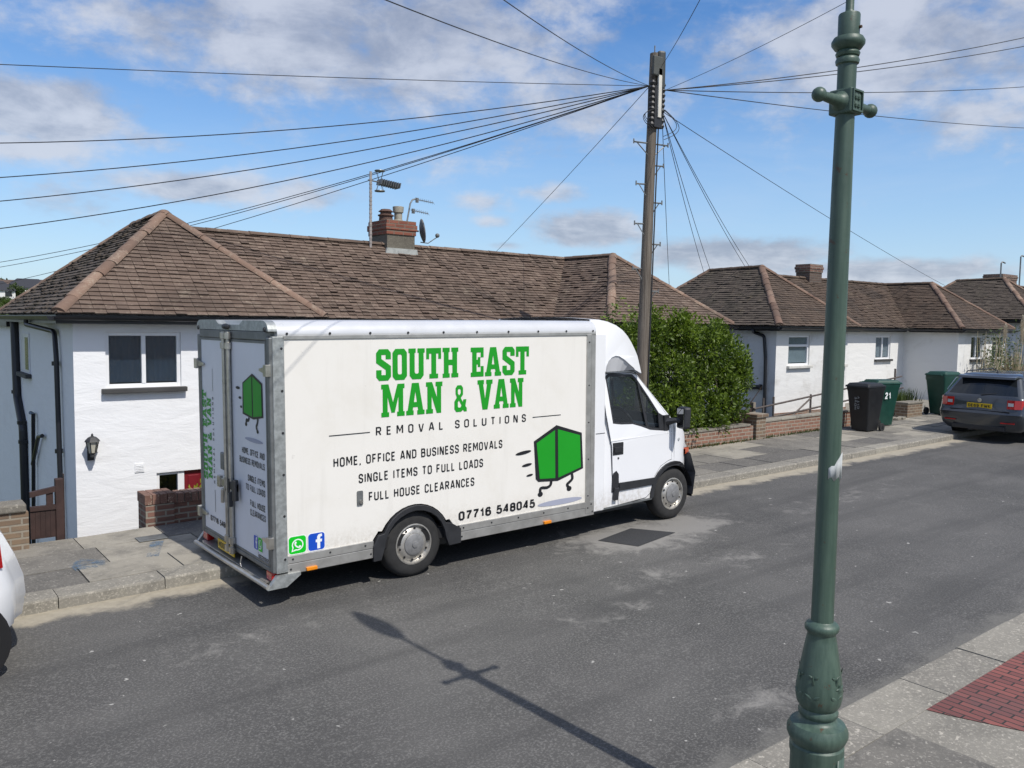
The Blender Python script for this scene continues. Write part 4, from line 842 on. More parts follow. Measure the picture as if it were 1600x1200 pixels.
def box_logo(parent, fn, kx, kz, ox, oz, tall=False):
    """the green running box: black outline, two green faces, legs, speed marks; fn(x, z, lift) maps to the panel"""
    T = lambda p: (ox + p[0] * kx, oz + p[1] * kz); f0 = lambda l: (lambda x, z: fn(x, z, l))
    if tall: o_ = [(-.08, .02), (.5, -.06), (.55, -.06), (1.06, .04), (1.04, .92), (.5, 1.14), (-.06, .86)]; gl_ = [(.0, .07), (.47, -.0), (.47, 1.07), (.0, .84)]; gr_ = [(.53, .0), (1.0, .08), (.98, .88), (.53, 1.06)]
    else: o_ = [(-.025, .04), (.03, -.02), (.46, -.06), (1.04, .12), (1.0, .845), (.42, 1.05), (-.07, .78)]; gl_ = [(.06, .035), (.40, .005), (.385, .955), (-.012, .74)]; gr_ = [(.47, .005), (.985, .15), (.955, .80), (.45, .965)]
    MB().sheet([T(p) for p in o_], f0(.0030)).build('logo_outline', BLACKV, parent)
    m_ = MB(); m_.sheet([T(p) for p in gl_], f0(.0045)); m_.sheet([T(p) for p in gr_], f0(.0045)); m_.build('logo_box', GREEN, parent)
    m_ = MB()
    if tall: legs = [[(.28, -.04), (.24, -.14), (.12, -.1), (.1, -.24)], [(.76, .0), (.74, -.14), (.66, -.24), (.74, -.36)]]; wd = .075
    else: legs = [[(.32, -.02), (.30, -.13), (.22, -.165), (.07, -.14), (.075, -.27)], [(.78, .04), (.80, -.06), (.73, -.12), (.66, -.16), (.72, -.25)]]; wd = .058
    for l in legs:
        fine_ = []
        for a_, b_ in zip(l, l[1:]): fine_ += [(a_[0] + (b_[0] - a_[0]) * i / 4, a_[1] + (b_[1] - a_[1]) * i / 4) for i in range(4)]
        fine_.append(l[-1]); 
        for _ in range(2): fine_ = [fine_[0]] + [tuple((fine_[i - 1][k] + 2 * fine_[i][k] + fine_[i + 1][k]) / 4 for k in (0, 1)) for i in range(1, len(fine_) - 1)] + [fine_[-1]]
        m_.sheet([T(p) for p in ribbon(fine_, wd)], f0(.0020)); m_.sheet([T(p) for p in ell(l[-1][0] + .0, l[-1][1], .055, .05)], f0(.0026))
    for cx, cz, rx, rz in (((-.34, .7, .12, .04), (-.22, .44, .08, .035), (-.16, .2, .055, .035)) if tall else ((-.29, .585, .165, .033), (-.215, .34, .105, .028), (-.155, .135, .07, .022))): m_.sheet([T(p) for p in ell(cx, cz, rx, rz, 20, .12 if not tall else 0)], f0(.0035))
    m_.build('logo_legs', BLACKV, parent)
    MB().sheet([T(p) for p in (ell(.52, -.62, .5, .055) if tall else ell(.52, -.485, .5, .055, 28, .0))], f0(.0026)).build('logo_ground_shadow', GREYV, parent)
box_logo(box, lambda x, z, l: (x, -l - .001, z), .70, .60, 3.15, .825)
def rrect(x0, z0, x1, z1, r, n=5):
    p = []
    for cx, cz, a0 in ((x1 - r, z0 + r, -90), (x1 - r, z1 - r, 0), (x0 + r, z1 - r, 90), (x0 + r, z0 + r, 180)):
        p += [(cx + r * math.cos(math.radians(a0 + 90 * i / n)), cz + r * math.sin(math.radians(a0 + 90 * i / n))) for i in range(n + 1)]
    return p
def chat_icon(parent, fn, x0, z0, w, h):
    F = lambda l: (lambda u, v: fn(x0 + u * w, z0 + v * h, l))
    MB().sheet(rrect(-.04, -.04, 1.04, 1.04, .2), F(.002)).build('icon_border', WHITEV, parent)
    MB().sheet(rrect(.0, .0, 1.0, 1.0, .18), F(.003)).build('chat_icon', WAGREEN, parent)
    m_ = MB(); c = (.51, .51); R = .335; r = .27
    o_ = [(c[0] + R * math.cos(t), c[1] + R * math.sin(t)) for t in [math.radians(a) for a in range(245, -111, -9)]]; o_ = [(.15, .13)] + [(c[0] + R * math.cos(math.radians(a)), c[1] + R * math.sin(math.radians(a))) for a in range(206, -112, -8)]
    i_ = [(.225, .20)] + [(c[0] + r * math.cos(math.radians(a)), c[1] + r * math.sin(math.radians(a))) for a in range(208, -114, -8)]
    m_.sheet(o_, F(.004), [i_])
    arc_ = [(.38, .655), (.355, .60), (.37, .52), (.42, .44), (.50, .375), (.58, .345), (.64, .355), (.67, .40)]
    m_.sheet(ribbon(arc_, .075), F(.0042)); m_.sheet(ell(.395, .645, .05, .07, 14, .4), F(.0045)); m_.sheet(ell(.645, .40, .075, .05, 14, -.4), F(.0048)); m_.build('chat_bubble', WHITEV, parent)
def f_icon(parent, fn, x0, z0, w, h):
    F = lambda l: (lambda u, v: fn(x0 + u * w, z0 + v * h, l))
    MB().sheet(rrect(-.04, -.04, 1.04, 1.04, .2), F(.002)).build('icon_border', WHITEV, parent)
    MB().sheet(rrect(.0, .0, 1.0, 1.0, .18), F(.003)).build('social_icon', FBBLUE, parent)
    o_ = [(.54, .08), (.72, .08), (.72, .46), (.82, .46), (.84, .62), (.72, .62), (.72, .71), (.75, .77), (.84, .77), (.84, .92), (.72, .93), (.60, .89), (.54, .78), (.54, .62), (.45, .62), (.45, .46), (.54, .46)]
    MB().sheet(o_, F(.004)).build('letter_f', WHITEV, parent)
sidefn = lambda x, z, l: (x, -.001 - l, z)
chat_icon(box, sidefn, .125, .485, .172, .165); f_icon(box, sidefn, .320, .485, .168, .165)
fp_ = MB().prism(rrect(.838, .855, .902, 1.0, .012), XZ(-.012), XZ(.001)).build('flap_latch', STEELGREY, van); MB().prism(ell(.878, .89, .018, .02, 12), XZ(-.022), XZ(-.01)).build('latch_knob', CHROME, fp_)
# --- rear doors
YZ = lambda x: (lambda y, z: (x, y, z))
fr = MB(); fr.box(-.03, .0, .33, .10, .075, 2.52); fr.box(-.03, WB - .075, .33, .10, WB, 2.52); fr.box(-.028, .075, 2.49, .10, WB - .075, 2.575); fr.box(-.028, .075, .325, .10, WB - .075, .372); fr.build('rear_frame', STEELGREY, van, bevel=.01)
hd = MB(); pr_ = [(.0, 2.577)] + [(.14 - .14 * math.cos(math.pi / 2 * i / 8), 2.577 + .10 * math.sin(math.pi / 2 * i / 8)) for i in range(9)] + [(.62, 2.677), (.72, 2.632), (1.3, 2.632), (1.4, 2.677)]; pr_ += [(WB - .14 + .14 * math.cos(math.pi / 2 * i / 8), 2.577 + .10 * math.sin(math.pi / 2 * i / 8)) for i in range(8, -1, -1)] + [(WB, 2.577)]
hd.prism(pr_, YZ(-.035), YZ(.05)); hdr = hd.build('rear_header', GALV, van, bevel=.006)
m = MB(); m.lathe([(.025, 0), (.02, -.012)], (-.035, .075, 2.592), 'X', 10); m.lathe([(.025, 0), (.02, -.012)], (-.035, WB - .075, 2.592), 'X', 10); m.ball((-.05, 1.06, 2.612), (.03, .085, .03), 10); m.build('header_lamp', BLACKP, hdr, True)
doors = []
for ya, yb in ((.078, 1.028), (1.042, WB - .078)):
    d_ = MB().box(-.022, ya, .376, .02, yb, 2.487).build('rear_door', DOORWHITE, van, bevel=.008); doors.append(d_)
    m = MB(); m.box(-.028, ya, .376, -.018, ya + .03, 2.487); m.box(-.028, yb - .03, .376, -.018, yb, 2.487); m.box(-.027, ya, .376, -.018, yb, .40); m.box(-.027, ya, 2.463, -.018, yb, 2.487); m.build('door_edge', STEELGREY, d_)
DR, DL = doors
for y, d_ in ((.99, DR), (1.115, DL)):
    m = MB(); m.tube([(-.055, y, .30), (-.055, y, 2.56)], .021, 10)
    for z in (.34, .44, 2.42, 2.52): m.lathe([(.022, -.035), (.036, -.03), (.036, .03), (.022, .035)], (-.055, y, z), n=12)
    m.build('lock_rod', CHROME, d_, True)
    m = MB(); m.box(-.085, y - .012, .93, -.03, y + .012, 1.08); s_ = -1 if d_ is DR else 1; m.box(-.075, min(y, y + s_ * .2), .97, -.05, max(y, y + s_ * .2), 1.05); m.box(-.1, y + s_ * .17 - .03, .88, -.05, y + s_ * .17 + .03, 1.09) if d_ is DR else m.box(-.09, y + .12, .95, -.05, y + .2, 1.07); m.tube([(-.08, y + s_ * .05, .95), (-.08, y + s_ * .06, .80)], .02, 8); m.build('lock_handle', BLACKP if d_ is DR else CHROME, d_, bevel=.006)
MB().box(-.06, 1.19, 1.13, -.02, 1.29, 1.31).build('lock_box', STEELGREY, DL, bevel=.012)
for y, s_, zs, d_ in ((.02, 1, (2.22, .62), DR), (WB - .02, -1, (2.20, .56), DL)):
    for z in zs:
        m = MB(); m.obox((-.045, y, z), (.025, 0, 0), (0, .035, 0), (0, 0, .055)); m.prism([(y + s_ * .03, z - .035), (y + s_ * .03, z + .035), (y + s_ * .2, z + .012), (y + s_ * .2, z - .012)] if s_ > 0 else [(y + s_ * .03, z + .035), (y + s_ * .03, z - .035), (y + s_ * .2, z - .012), (y + s_ * .2, z + .012)], YZ(-.045), YZ(-.024)); m.build('hinge', CHROME, d_, bevel=.004)
EY = (0, -1, 0)
def rg(d_, x, z, w, h, txt, **k): return stroke_text('lettering', txt, (-.0255, x, z), EY, EZ, w, h, BLACKV, d_, **k)
rearfn = lambda u, z, l: (-.0235 - l, -u, z)
box_logo(DR, rearfn, .46, .365, -.665, 1.755, True)
rg(DR, .742, 1.372, .575, .062, 'HOME, OFFICE AND', t=.16, gap=.2); rg(DR, .815, 1.275, .645, .062, 'BUSINESS REMOVALS', t=.16, gap=.2)
rg(DR, .60, 1.115, .43, .062, 'SINGLE ITEMS', t=.16, gap=.2); rg(DR, .66, 1.02, .49, .062, 'TO FULL LOADS', t=.16, gap=.2)
rg(DR, .55, .875, .375, .062, 'FULL HOUSE', t=.16, gap=.2); rg(DR, .555, .782, .385, .062, 'CLEARANCES', t=.16, gap=.2)
f_icon(DR, rearfn, -.475, .47, .1, .135); chat_icon(DR, rearfn, -.362, .47, .1, .135); text('lettering', 'kptransport', (-.0255, .37, .405), EY, EZ, .28, .05, BLACKV, DR, bold=.012)
rg(DL, 1.735, .500, .56, .062, '07716 54804', t=.2, gap=.12); 
ZV = (0, 0, 1); LV = (0, 1, 0)
slab_word('lettering', 'SOUTH', (-.0255, 1.785, .94), ZV, LV, .50, .125, GREEN, DL); slab_word('lettering', 'EAST', (-.0255, 1.785, 1.515), ZV, LV, .40, .125, GREEN, DL)
slab_word('lettering', 'MAN', (-.0255, 1.64, .965), ZV, LV, .36, .125, GREEN, DL); slab_word('lettering', '&', (-.0255, 1.64, 1.385), ZV, LV, .085, .115, GREEN, DL); slab_word('lettering', 'VAN', (-.0255, 1.64, 1.53), ZV, LV, .31, .125, GREEN, DL)
stroke_text('lettering', 'REMOVAL SOLUTIONS', (-.0255, 1.555, .93), ZV, LV, .93, .04, BLACKV, DL, t=.16, gap=.6)
for a_, b_ in ((.62, .86), (1.92, 2.16)): MB().sheet([(1.565, a_), (1.573, a_), (1.573, b_), (1.565, b_)], YZ(-.0255)).build('rule_line', BLACKV, DL)
# bumper step, lamps, plate
m = MB(); m.tube([(-.085, WB + .06, .195), (-.085, -.02, .215)], .024, 10); m.box(-.065, .1, .225, .06, WB - .1, .24); m.box(-.02, .1, .20, .08, WB - .1, .222); stp = m.build('rear_step', ALU, van)
for y in (-.03, WB - .0):
    m = MB(); m.prism([(-.095, .19), (.09, .19), (.23, .285), (.23, .31), (.0, .31)], XZ(y), XZ(y + .05)); m.build('step_end', GALV, van)
for y0 in (.03, WB - .17): MB().box(-.03, y0, .245, .05, y0 + .14, .33).build('tail_lamp', REDLENS, van, bevel=.01)
pt = MB().box(-.03, .98, .265, -.022, 1.46, .365).build('number_plate', YELLOWP, van, rot=0) if False else MB().box(-.045, .98, .262, -.035, 1.46, .362).build('number_plate', YELLOWP, van)
stroke_text('plate_lettering', 'MO06', (-.0465, 1.43, .280), EY, EZ, .2, .064, BLACKV, pt, t=.18)
MB().tube([(-.06, .72, .34), (-.075, .72, .27), (-.07, .7, .235)], .007, 6).build('hanging_chain', CHROME, van)

# --- cab
BELT = 1.24
def ys(z, x=4.5): return .055 + .14 * max(0, z - BELT) ** 1.0 + (.0 if x < 5.6 else .26 * ((x - 5.6) / .5) ** 2.2)
prof = [(4.245, .345), (4.245, 2.045), (4.80, 2.035), (4.90, 2.015), (4.955, 1.985), (5.12, 1.815), (5.30, 1.632), (5.48, 1.452), (5.565, 1.365), (5.68, 1.305), (5.82, 1.195), (5.93, 1.085), (5.99, .96), (6.005, .84), (5.99, .36), (5.95, .32)]
arch_f = [(p[0], p[1]) for p in arch_pts(FWX, .345, .405, 14, math.radians(2), math.radians(178))]
XF = 5.60
prof_top = [p for p in prof if p[1] > .5 and p[0] <= 5.57]
side_out = [(4.245, .32), (FWX - .415, .335)] + [p for p in arch_f[::-1] if p[0] < XF] + [(XF, .345 + .405), (XF, 1.3465)] + prof_top[::-1]
def fender(mb, mirror):
    def zt(x):
        pts = prof[8:14]
        for (a, b), (c, d) in zip(pts, pts[1:]):
            if a <= x <= c: return b + (d - b) * (x - a) / (c - a)
        return pts[-1][1]
    nx_, nz_ = 14, 10; vs = []
    for i in range(nx_ + 1):
        x = XF + (6.004 - XF) * i / nx_; zb = max(.5, .345 + math.sqrt(max(0, .405 ** 2 - (x - FWX) ** 2)))
        for j in range(nz_ + 1): z = zb + (zt(x) - zb) * j / nz_; y = ys(z, x); vs.append((x, WB - y if mirror else y, z))
    mb.add(vs, [(i * (nz_ + 1) + j, (i + 1) * (nz_ + 1) + j, (i + 1) * (nz_ + 1) + j + 1, i * (nz_ + 1) + j + 1) for i in range(nx_) for j in range(nz_)])
win_hole = [(4.465, 1.405), (4.43, 1.72), (4.40, 1.955), (4.45, 1.985), (4.86, 1.965), (4.93, 1.915), (5.12, 1.69), (5.30, 1.46), (5.435, 1.29), (5.42, 1.245), (5.10, 1.285), (4.95, 1.335), (4.80, 1.375), (4.60, 1.385)]
def sideskin(mb, out, holes, dy, mirror, th=.0):
    f = (lambda x, z: (x, WB - ys(z, x) + dy, z)) if mirror else (lambda x, z: (x, ys(z, x) - dy, z))
    f2 = (lambda x, z: (x, WB - ys(z, x) - .025, z)) if mirror else (lambda x, z: (x, ys(z, x) + .025, z))
    mb.prism(out, f, f2, holes)
cab = MB(); sideskin(cab, side_out, [win_hole], 0, False); sideskin(cab, side_out, [win_hole], 0, True); fender(cab, False); fender(cab, True)
def yin(z, x): return ys(z, x)
# top/front skin: roof, windscreen frame, bonnet, nose (windscreen left open)
ts = [i / 12 for i in range(13)]
def skin(mb, pr, t0=0, t1=1, bulge=.0):
    for (xa, za), (xb, zb) in zip(pr, pr[1:]):
        for i in range(12):
            ta, tb = t0 + (t1 - t0) * ts[i], t0 + (t1 - t0) * ts[i + 1]; q_ = []
            for x, z, t in ((xa, za, ta), (xb, zb, ta), (xb, zb, tb), (xa, za, tb)):
                y = ys(z, x) + (WB - 2 * ys(z, x)) * t; b_ = 4 * t * (1 - t); q_.append((x + (.12 * b_ * (1 + min(1, max(0, (x - 5.6) / .35))) if x > 5.5 else .05 * b_ if x > 4.9 else 0), y, z + .035 * b_))
            mb.add(q_, [(0, 1, 2, 3)])
fine_ = []
for (a_, b_), (c_, d_) in zip(prof[8:], prof[9:]): fine_ += [(a_ + (c_ - a_) * k / 3, b_ + (d_ - b_) * k / 3) for k in range(3)]
skin(cab, prof[1:5]); skin(cab, fine_ + [prof[-1]])
for a_, b_ in ((0, .055), (.945, 1)): skin(cab, prof[4:9], a_, b_)
cabo = cab.build('cab', VANWHITE, van, True)
m = MB(); skin(m, prof[4:9], .055, .945); m.build('windscreen', TINT, van, True)
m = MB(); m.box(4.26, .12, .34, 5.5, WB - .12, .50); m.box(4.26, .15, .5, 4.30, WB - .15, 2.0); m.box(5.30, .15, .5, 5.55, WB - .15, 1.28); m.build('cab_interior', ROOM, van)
for y in (.25, 1.2):
    m = MB(); m.box(4.42, y, .5, 4.95, y + .55, .95); m.obox((4.47, y + .275, 1.27), (.10, 0, -.02), (0, .27, 0), (-.06, 0, .36)); m.obox((4.42, y + .275, 1.72), (.07, 0, 0), (0, .14, 0), (0, 0, .10)); m.build('seat', plain('dark_seat_cloth', (.03, .032, .036), .9), van, bevel=.03)
m = MB(); cc = Vector((5.08, .55, 1.34)); u_, v_ = Vector((0, 1, 0)), Vector((-.45, 0, .89)); m.tube([cc + u_ * (.2 * math.cos(a)) + v_ * (.2 * math.sin(a)) for a in [2 * math.pi * i / 24 for i in range(25)]], .018, 8); m.tube([cc, cc + Vector((.3, 0, -.2))], .03, 8); m.tube([cc - u_ * .2, cc + u_ * .2], .02, 6); m.build('steering_wheel', BLACKP, van, True)
# window glass, rubber and the door leaf
for mirror in (False, True):
    f = lambda d: ((lambda x, z: (x, WB - ys(z, x) - d, z)) if mirror else (lambda x, z: (x, ys(z, x) + d, z)))
    MB().sheet(win_hole, f(.012)).build('side_window', TINT, van)
    cx, cz = 4.8, 1.62; big = [(cx + (x - cx) * 1.045, cz + (z - cz) * 1.075) for x, z in win_hole]; small = [(cx + (x - cx) * .985, cz + (z - cz) * .975) for x, z in win_hole]
    m = MB(); m.prism(big, f(-.008), f(.003), [small]); m.prism([(4.945, 1.91), (4.985, 1.87), (5.09, 1.285), (5.045, 1.295)], f(-.009), f(.006)); m.prism([(5.30, 1.47), (5.44, 1.29), (5.46, 1.32), (5.40, 1.42)][::-1] + [], f(-.009), f(.006)); m.prism([(5.29, 1.25), (5.43, 1.25), (5.43, 1.30), (5.29, 1.478)], f(-.0095), f(.006)); m.build('window_seal', BLACKP, van)
dout = [(4.545, .50), (4.545, .345), (5.05, .372), (5.13, .42), (5.165, .52), (5.215, .64), (5.33, .76), (5.47, .815), (5.545, .83), (5.535, 1.2), (5.50, 1.385), (5.35, 1.555), (5.0, 1.925), (4.93, 1.985), (4.87, 2.003), (4.33, 2.012), (4.31, 1.99), (4.35, 1.5), (4.42, 1.1), (4.44, .70), (4.45, .54)]
def grow(pts, k, c=(4.92, 1.2)): return [(c[0] + (x - c[0]) * k, c[1] + (z - c[1]) * k) for x, z in pts]
fS = lambda d: (lambda x, z: (x, ys(z, x) + d, z))
m = MB(); m.prism(grow(dout, 1.012), fS(-.0015), fS(.004), [grow(dout, .999)]); m.build('door_seam', DARKGAP, van)
dr = MB().prism(dout, fS(-.007), fS(.002), [[(4.8 + (x - 4.8) * 1.03, 1.62 + (z - 1.62) * 1.05) for x, z in win_hole]]).build('cab_door', VANWHITE, van, bevel=.004)
m = MB(); m.prism([(4.43, .985), (4.62, .985), (4.62, 1.145), (4.43, 1.145)], fS(-.012), fS(.0)); m.prism([(4.455, 1.02), (4.59, 1.02), (4.59, 1.09), (4.455, 1.09)], fS(-.026), fS(-.012)); m.build('door_handle', BLACKP, dr, bevel=.012)
MB().lathe([(.014, 0), (.012, -.008)], (4.53, ys(.93) - .007, .945), 'Y', 10).build('lock_barrel', BLACKP, dr)
m = MB(); m.prism([(4.545, .525), (5.205, .53), (5.225, .62), (4.545, .628)], fS(-.024), fS(.0)); m.build('rubbing_strip', BLACKP, dr, bevel=.008)
m = MB(); m.prism([(4.42, .52), (4.53, .51), (4.55, .60), (4.545, .74), (4.50, .79), (4.44, .76)], fS(-.012), fS(.004)); m.prism([(4.43, .42), (4.50, .42), (4.52, .57), (4.45, .58)], fS(-.05), fS(-.012)); m.build('filler_recess', BLACKP, van, bevel=.01)
m = MB(); m.prism([(4.40, 1.165), (5.5, 1.185), (5.85, 1.16), (5.85, 1.168), (5.5, 1.197), (4.40, 1.178)], fS(-.0085), fS(.0)); m.build('body_crease', VANWHITE, van)
MB().lathe([(.022, 0), (.018, -.012)], (5.69, ys(1.08, 5.69), 1.088), 'Y', 12).build('side_repeater', CLEARLENS, van)
m = MB(); m.prism([(4.245, .318), (5.16, .335), (5.165, .358), (4.245, .338)], fS(-.014), fS(.1)); m.build('sill', STEELGREY, van)
# arch lip, bumper, lamps, nose
o_ = arch_pts(FWX, .345, .455, 14, math.radians(15), math.radians(180)); i_ = arch_pts(FWX, .345, .395, 14, math.radians(15), math.radians(178))[::-1]
m = MB(); m.prism(o_ + i_, fS(-.022), fS(.02)); m.build('wheel_arch', BLACKP, van, bevel=.006)
m = MB(); pts = arch_pts(FWX, .345, .41, 16, -.2, math.pi + .2)
for (xa, za), (xb, zb) in zip(pts, pts[1:]): m.add([(xa, .06, za), (xb, .06, zb), (xb, .5, zb), (xa, .5, za)], [(0, 1, 2, 3)])
m.add([(FWX + .43, .5, .2), (FWX - .43, .5, .2), (FWX - .43, .5, .8), (FWX + .43, .5, .8)], [(0, 1, 2, 3)]); m.build('arch_liner', DARKGAP, van)
def plan_arc(x0, xf, yi, n=16): return [(x0, yi)] + [(xf - (xf - x0) * abs(2 * i / n - 1) ** 3.2, yi + (WB - 2 * yi) * i / n) for i in range(n + 1)] + [(x0, WB - yi)]
m = MB(); pl_ = plan_arc(6.02, 6.31, .03); m.prism(pl_, lambda x, y: (x - .05, y, .30), lambda x, y: (x, y, .60)); m.prism(pl_, lambda x, y: (x, y, .602), lambda x, y: (x - .09, y * .98 + .02, .87)); m.build('front_bumper', plain('dark_grey_bumper', (.035, .038, .045), .6, var=.15), van, bevel=.015)
for s_ in (0, 1):
    Y = (lambda y: WB - y) if s_ else (lambda y: y)
    m = MB(); m.add([(5.845, Y(.10), .94), (6.03, Y(.20), .93), (6.08, Y(.45), .93), (6.05, Y(.50), 1.10), (5.97, Y(.28), 1.14), (5.865, Y(.13), 1.16), (5.8, Y(.4), .94), (5.8, Y(.4), 1.14)], [(0, 1, 4, 5), (1, 2, 3, 4), (5, 4, 3, 7), (0, 6, 2, 1), (0, 5, 7, 6), (6, 7, 3, 2)]); m.build('headlamp', CLEARLENS, van, bevel=.01)
    m = MB(); m.add([(5.87, Y(.09), .862), (6.035, Y(.17), .862), (6.035, Y(.17), .925), (5.87, Y(.09), .93), (5.87, Y(.3), .862), (5.87, Y(.3), .93), (6.0, Y(.3), .862), (6.0, Y(.3), .925)], [(0, 1, 2, 3), (1, 6, 7, 2), (3, 2, 7, 5), (0, 4, 6, 1)]); m.build('indicator_lamp', mat('orange_red_lens', lambda N, p, o: (N.set(p.inputs['Base Color'], (.55, .07, .012)), setattr(p.inputs['Roughness'], 'default_value', .2))), van)
    y = -.12 if not s_ else WB + .12; sg_ = -1 if not s_ else 1
    m = MB(); m.obox((5.575, y, 1.40), (.05, sg_ * .02, 0), (-.02 , .085 * sg_, 0), (.01, 0, .145)); mr = m.build('wing_mirror', BLACKP, van, bevel=.03)
    m = MB(); m.obox((5.520, y - sg_ * .01, 1.40), (.004, sg_ * .0016, 0), (-.015, .068 * sg_, 0), (0, 0, .125)); m.build('mirror_glass', mat('mirror_silver', lambda N, p, o: (setattr(p.inputs['Metallic'], 'default_value', 1), setattr(p.inputs['Roughness'], 'default_value', .03), N.set(p.inputs['Base Color'], (.22, .23, .24)))), mr, bevel=.003)
    m = MB(); yb_ = ys(1.35) if not s_ else WB - ys(1.35); m.tube([(5.45, yb_, 1.34), (5.50, (yb_ + y) / 2, 1.36), (5.56, y, 1.37)], [.06, .035, .03], 8); m.obox((5.43, yb_, 1.33), (.05, 0, 0), (0, .03, 0), (0, 0, .10)); m.build('mirror_arm', BLACKP, mr, True)
# roof fairing with its side scoops
ft = [(4.06, 2.692), (4.20, 2.69), (4.33, 2.665), (4.45, 2.62), (4.556, 2.558), (4.65, 2.485), (4.731, 2.404), (4.80, 2.32), (4.864, 2.23), (4.92, 2.10), (4.955, 2.012), (4.955, 1.995)]
scoop = [(4.25, 2.055), (4.262, 2.12), (4.30, 2.18), (4.36, 2.225), (4.43, 2.243), (4.50, 2.236), (4.60, 2.19), (4.70, 2.13), (4.80, 2.075), (4.815, 2.055)]
fo = [(4.06, 2.05), (4.25, 2.055)] + scoop[1:-1] + [(4.815, 2.055), (4.95, 2.005)] + ft[::-1][1:]
def yf(x, z): return .004 + .05 * max(0, (x - 4.2)) + .10 * max(0, (z - 2.5) / .2) ** 3 + .18 * max(0, (x - 4.5)) ** 1.5 * .6
fm = MB()
for s_ in (0, 1):
    f = (lambda x, z: (x, yf(x, z), z)) if not s_ else (lambda x, z: (x, WB - yf(x, z), z)); f2 = (lambda x, z: (x, yf(x, z) + .02, z)) if not s_ else (lambda x, z: (x, WB - yf(x, z) - .02, z)); fm.prism(fo, f, f2)
for (xa, za), (xb, zb) in zip(ft[:-1], ft[1:]):
    for i in range(12):
        q_ = []
        for x, z, t in ((xa, za, ts[i]), (xb, zb, ts[i]), (xb, zb, ts[i + 1]), (xa, za, ts[i + 1])):
            y0 = yf(x, z); b_ = 4 * t * (1 - t); q_.append((x + .12 * b_ * max(0, (x - 4.1) / .8), y0 + (WB - 2 * y0) * t, z + .03 * b_))
        fm.add(q_, [(0, 1, 2, 3)])
fairing = fm.build('roof_fairing', VANWHITE, van, True)
m = MB()
for s_ in (0, 1):
    Y = (lambda y: WB - y) if s_ else (lambda y: y)
    for (xa, za), (xb, zb) in zip(scoop, scoop[1:]):
        m.add([(xa, Y(yf(xa, za) + .01), za), (xb, Y(yf(xb, zb) + .01), zb), (xb * .8 + 4.5 * .2, Y(yf(xb, zb) + .06), 2.045), (xa * .8 + 4.5 * .2, Y(yf(xa, za) + .06), 2.045)], [(0, 1, 2, 3)])
m.build('fairing_scoop', plain('grey_scoop', (.60, .61, .63), .5, var=.05), fairing, True)
# --- wheels
def make_wheel(x, y, z, r, w, s_, hubfrac=.36, slots=10, rm=RIM, hub=HUBM, rimr=.60):
    """tyre with rim and hub; s_ = -1 when the outer face looks to -Y"""
    F = lambda pr: [(a, b * s_) for a, b in pr]
    m = MB(); m.lathe(F([(r * rimr, w), (r * .72, w + .004), (r * .86, w - .0), (r * .955, w * .0 + w - .02), (r, w - .05), (r, -w + .05), (r * .95, -w + .02), (r * rimr, -w)]), (x, y, z), 'Y', 40, caps=False)
    ty = m.build('wheel', TYRE, van if False else None, True)
    m = MB(); m.lathe(F([(r * rimr * 1.03, w - .035), (r * rimr * 1.02, w + .004), (r * rimr * .96, w + .006), (r * rimr * .93, w - .015), (r * rimr * .86, w - .03), (r * rimr * .70, w - .0), (r * hubfrac, w + .004), (r * hubfrac * .9, w - .01), (.02, w - .01)]), (x, y, z), 'Y', 40); rim = m.build('rim', rm, ty, True)
    m = MB()
    for k in range(slots):
        a_ = 2 * math.pi * (k + .35) / slots; rr = r * rimr * .79; m.lathe([(r * .038, 0), (r * .038, .004 * s_)], (x + rr * math.cos(a_), y - s_ * -1 * (w - .004) * 1.0 if False else y + s_ * (w - .008), z + rr * math.sin(a_)), 'Y', 10)
    m.build('rim_holes', DARKGAP, rim)
    m = MB(); m.lathe([(r * hubfrac, s_ * (w - .012)), (r * hubfrac * .98, s_ * (w + .014)), (r * hubfrac * .85, s_ * (w + .022)), (r * .10, s_ * (w + .026)), (r * .09, s_ * (w + .034)), (.01, s_ * (w + .036))], (x, y, z), 'Y', 28); m.build('hub_cap', hub, rim, True)
    return ty
def add_wheel(root, *a, **k):
    w_ = make_wheel(*a, **k); w_.parent = root; return w_
for wx in (RWX, FWX):
    add_wheel(van, wx, .125 if wx == RWX else .165, .352, .352, .10, -1, hubfrac=.33 if wx == RWX else .36)
    add_wheel(van, wx, WB - .16, .352, .352, .10, 1)

# ------------------------------------------------------------------ street lamp on the near pavement
LX, LY = .71, -5.10
lean = Vector((.0045, 0, 1))
lampt = thing('street_lamp', 'old green cast iron street lamp column with crossbar, on the near pavement', 'street lamp', (LX, LY, g(LX) + KH))
def lz(py): return onY(1318 - (py - 160) * .0405, py, LY).z
def lx(z): return LX + .010 + (z - 2.2) * .0065
LM = plain('rusty_iron', (.06, .035, .02), .9)
def col(prof, name, n=36):
    m = MB(); vs = []; fs = []
    for r, z in prof:
        for k in range(n): a_ = 2 * math.pi * k / n; vs.append((lx(z) + r * math.cos(a_), LY + r * math.sin(a_), z))
    for i in range(len(prof) - 1):
        for k in range(n): a_ = i * n + k; b_ = i * n + (k + 1) % n; fs.append((a_, b_, b_ + n, a_ + n))
    fs += [tuple(range(n))[::-1], tuple(range((len(prof) - 1) * n, len(prof) * n))]; m.add(vs, fs); return m.build(name, LAMPGREEN, lampt, True)
k_ = .00305; zb0 = g(LX) + KH
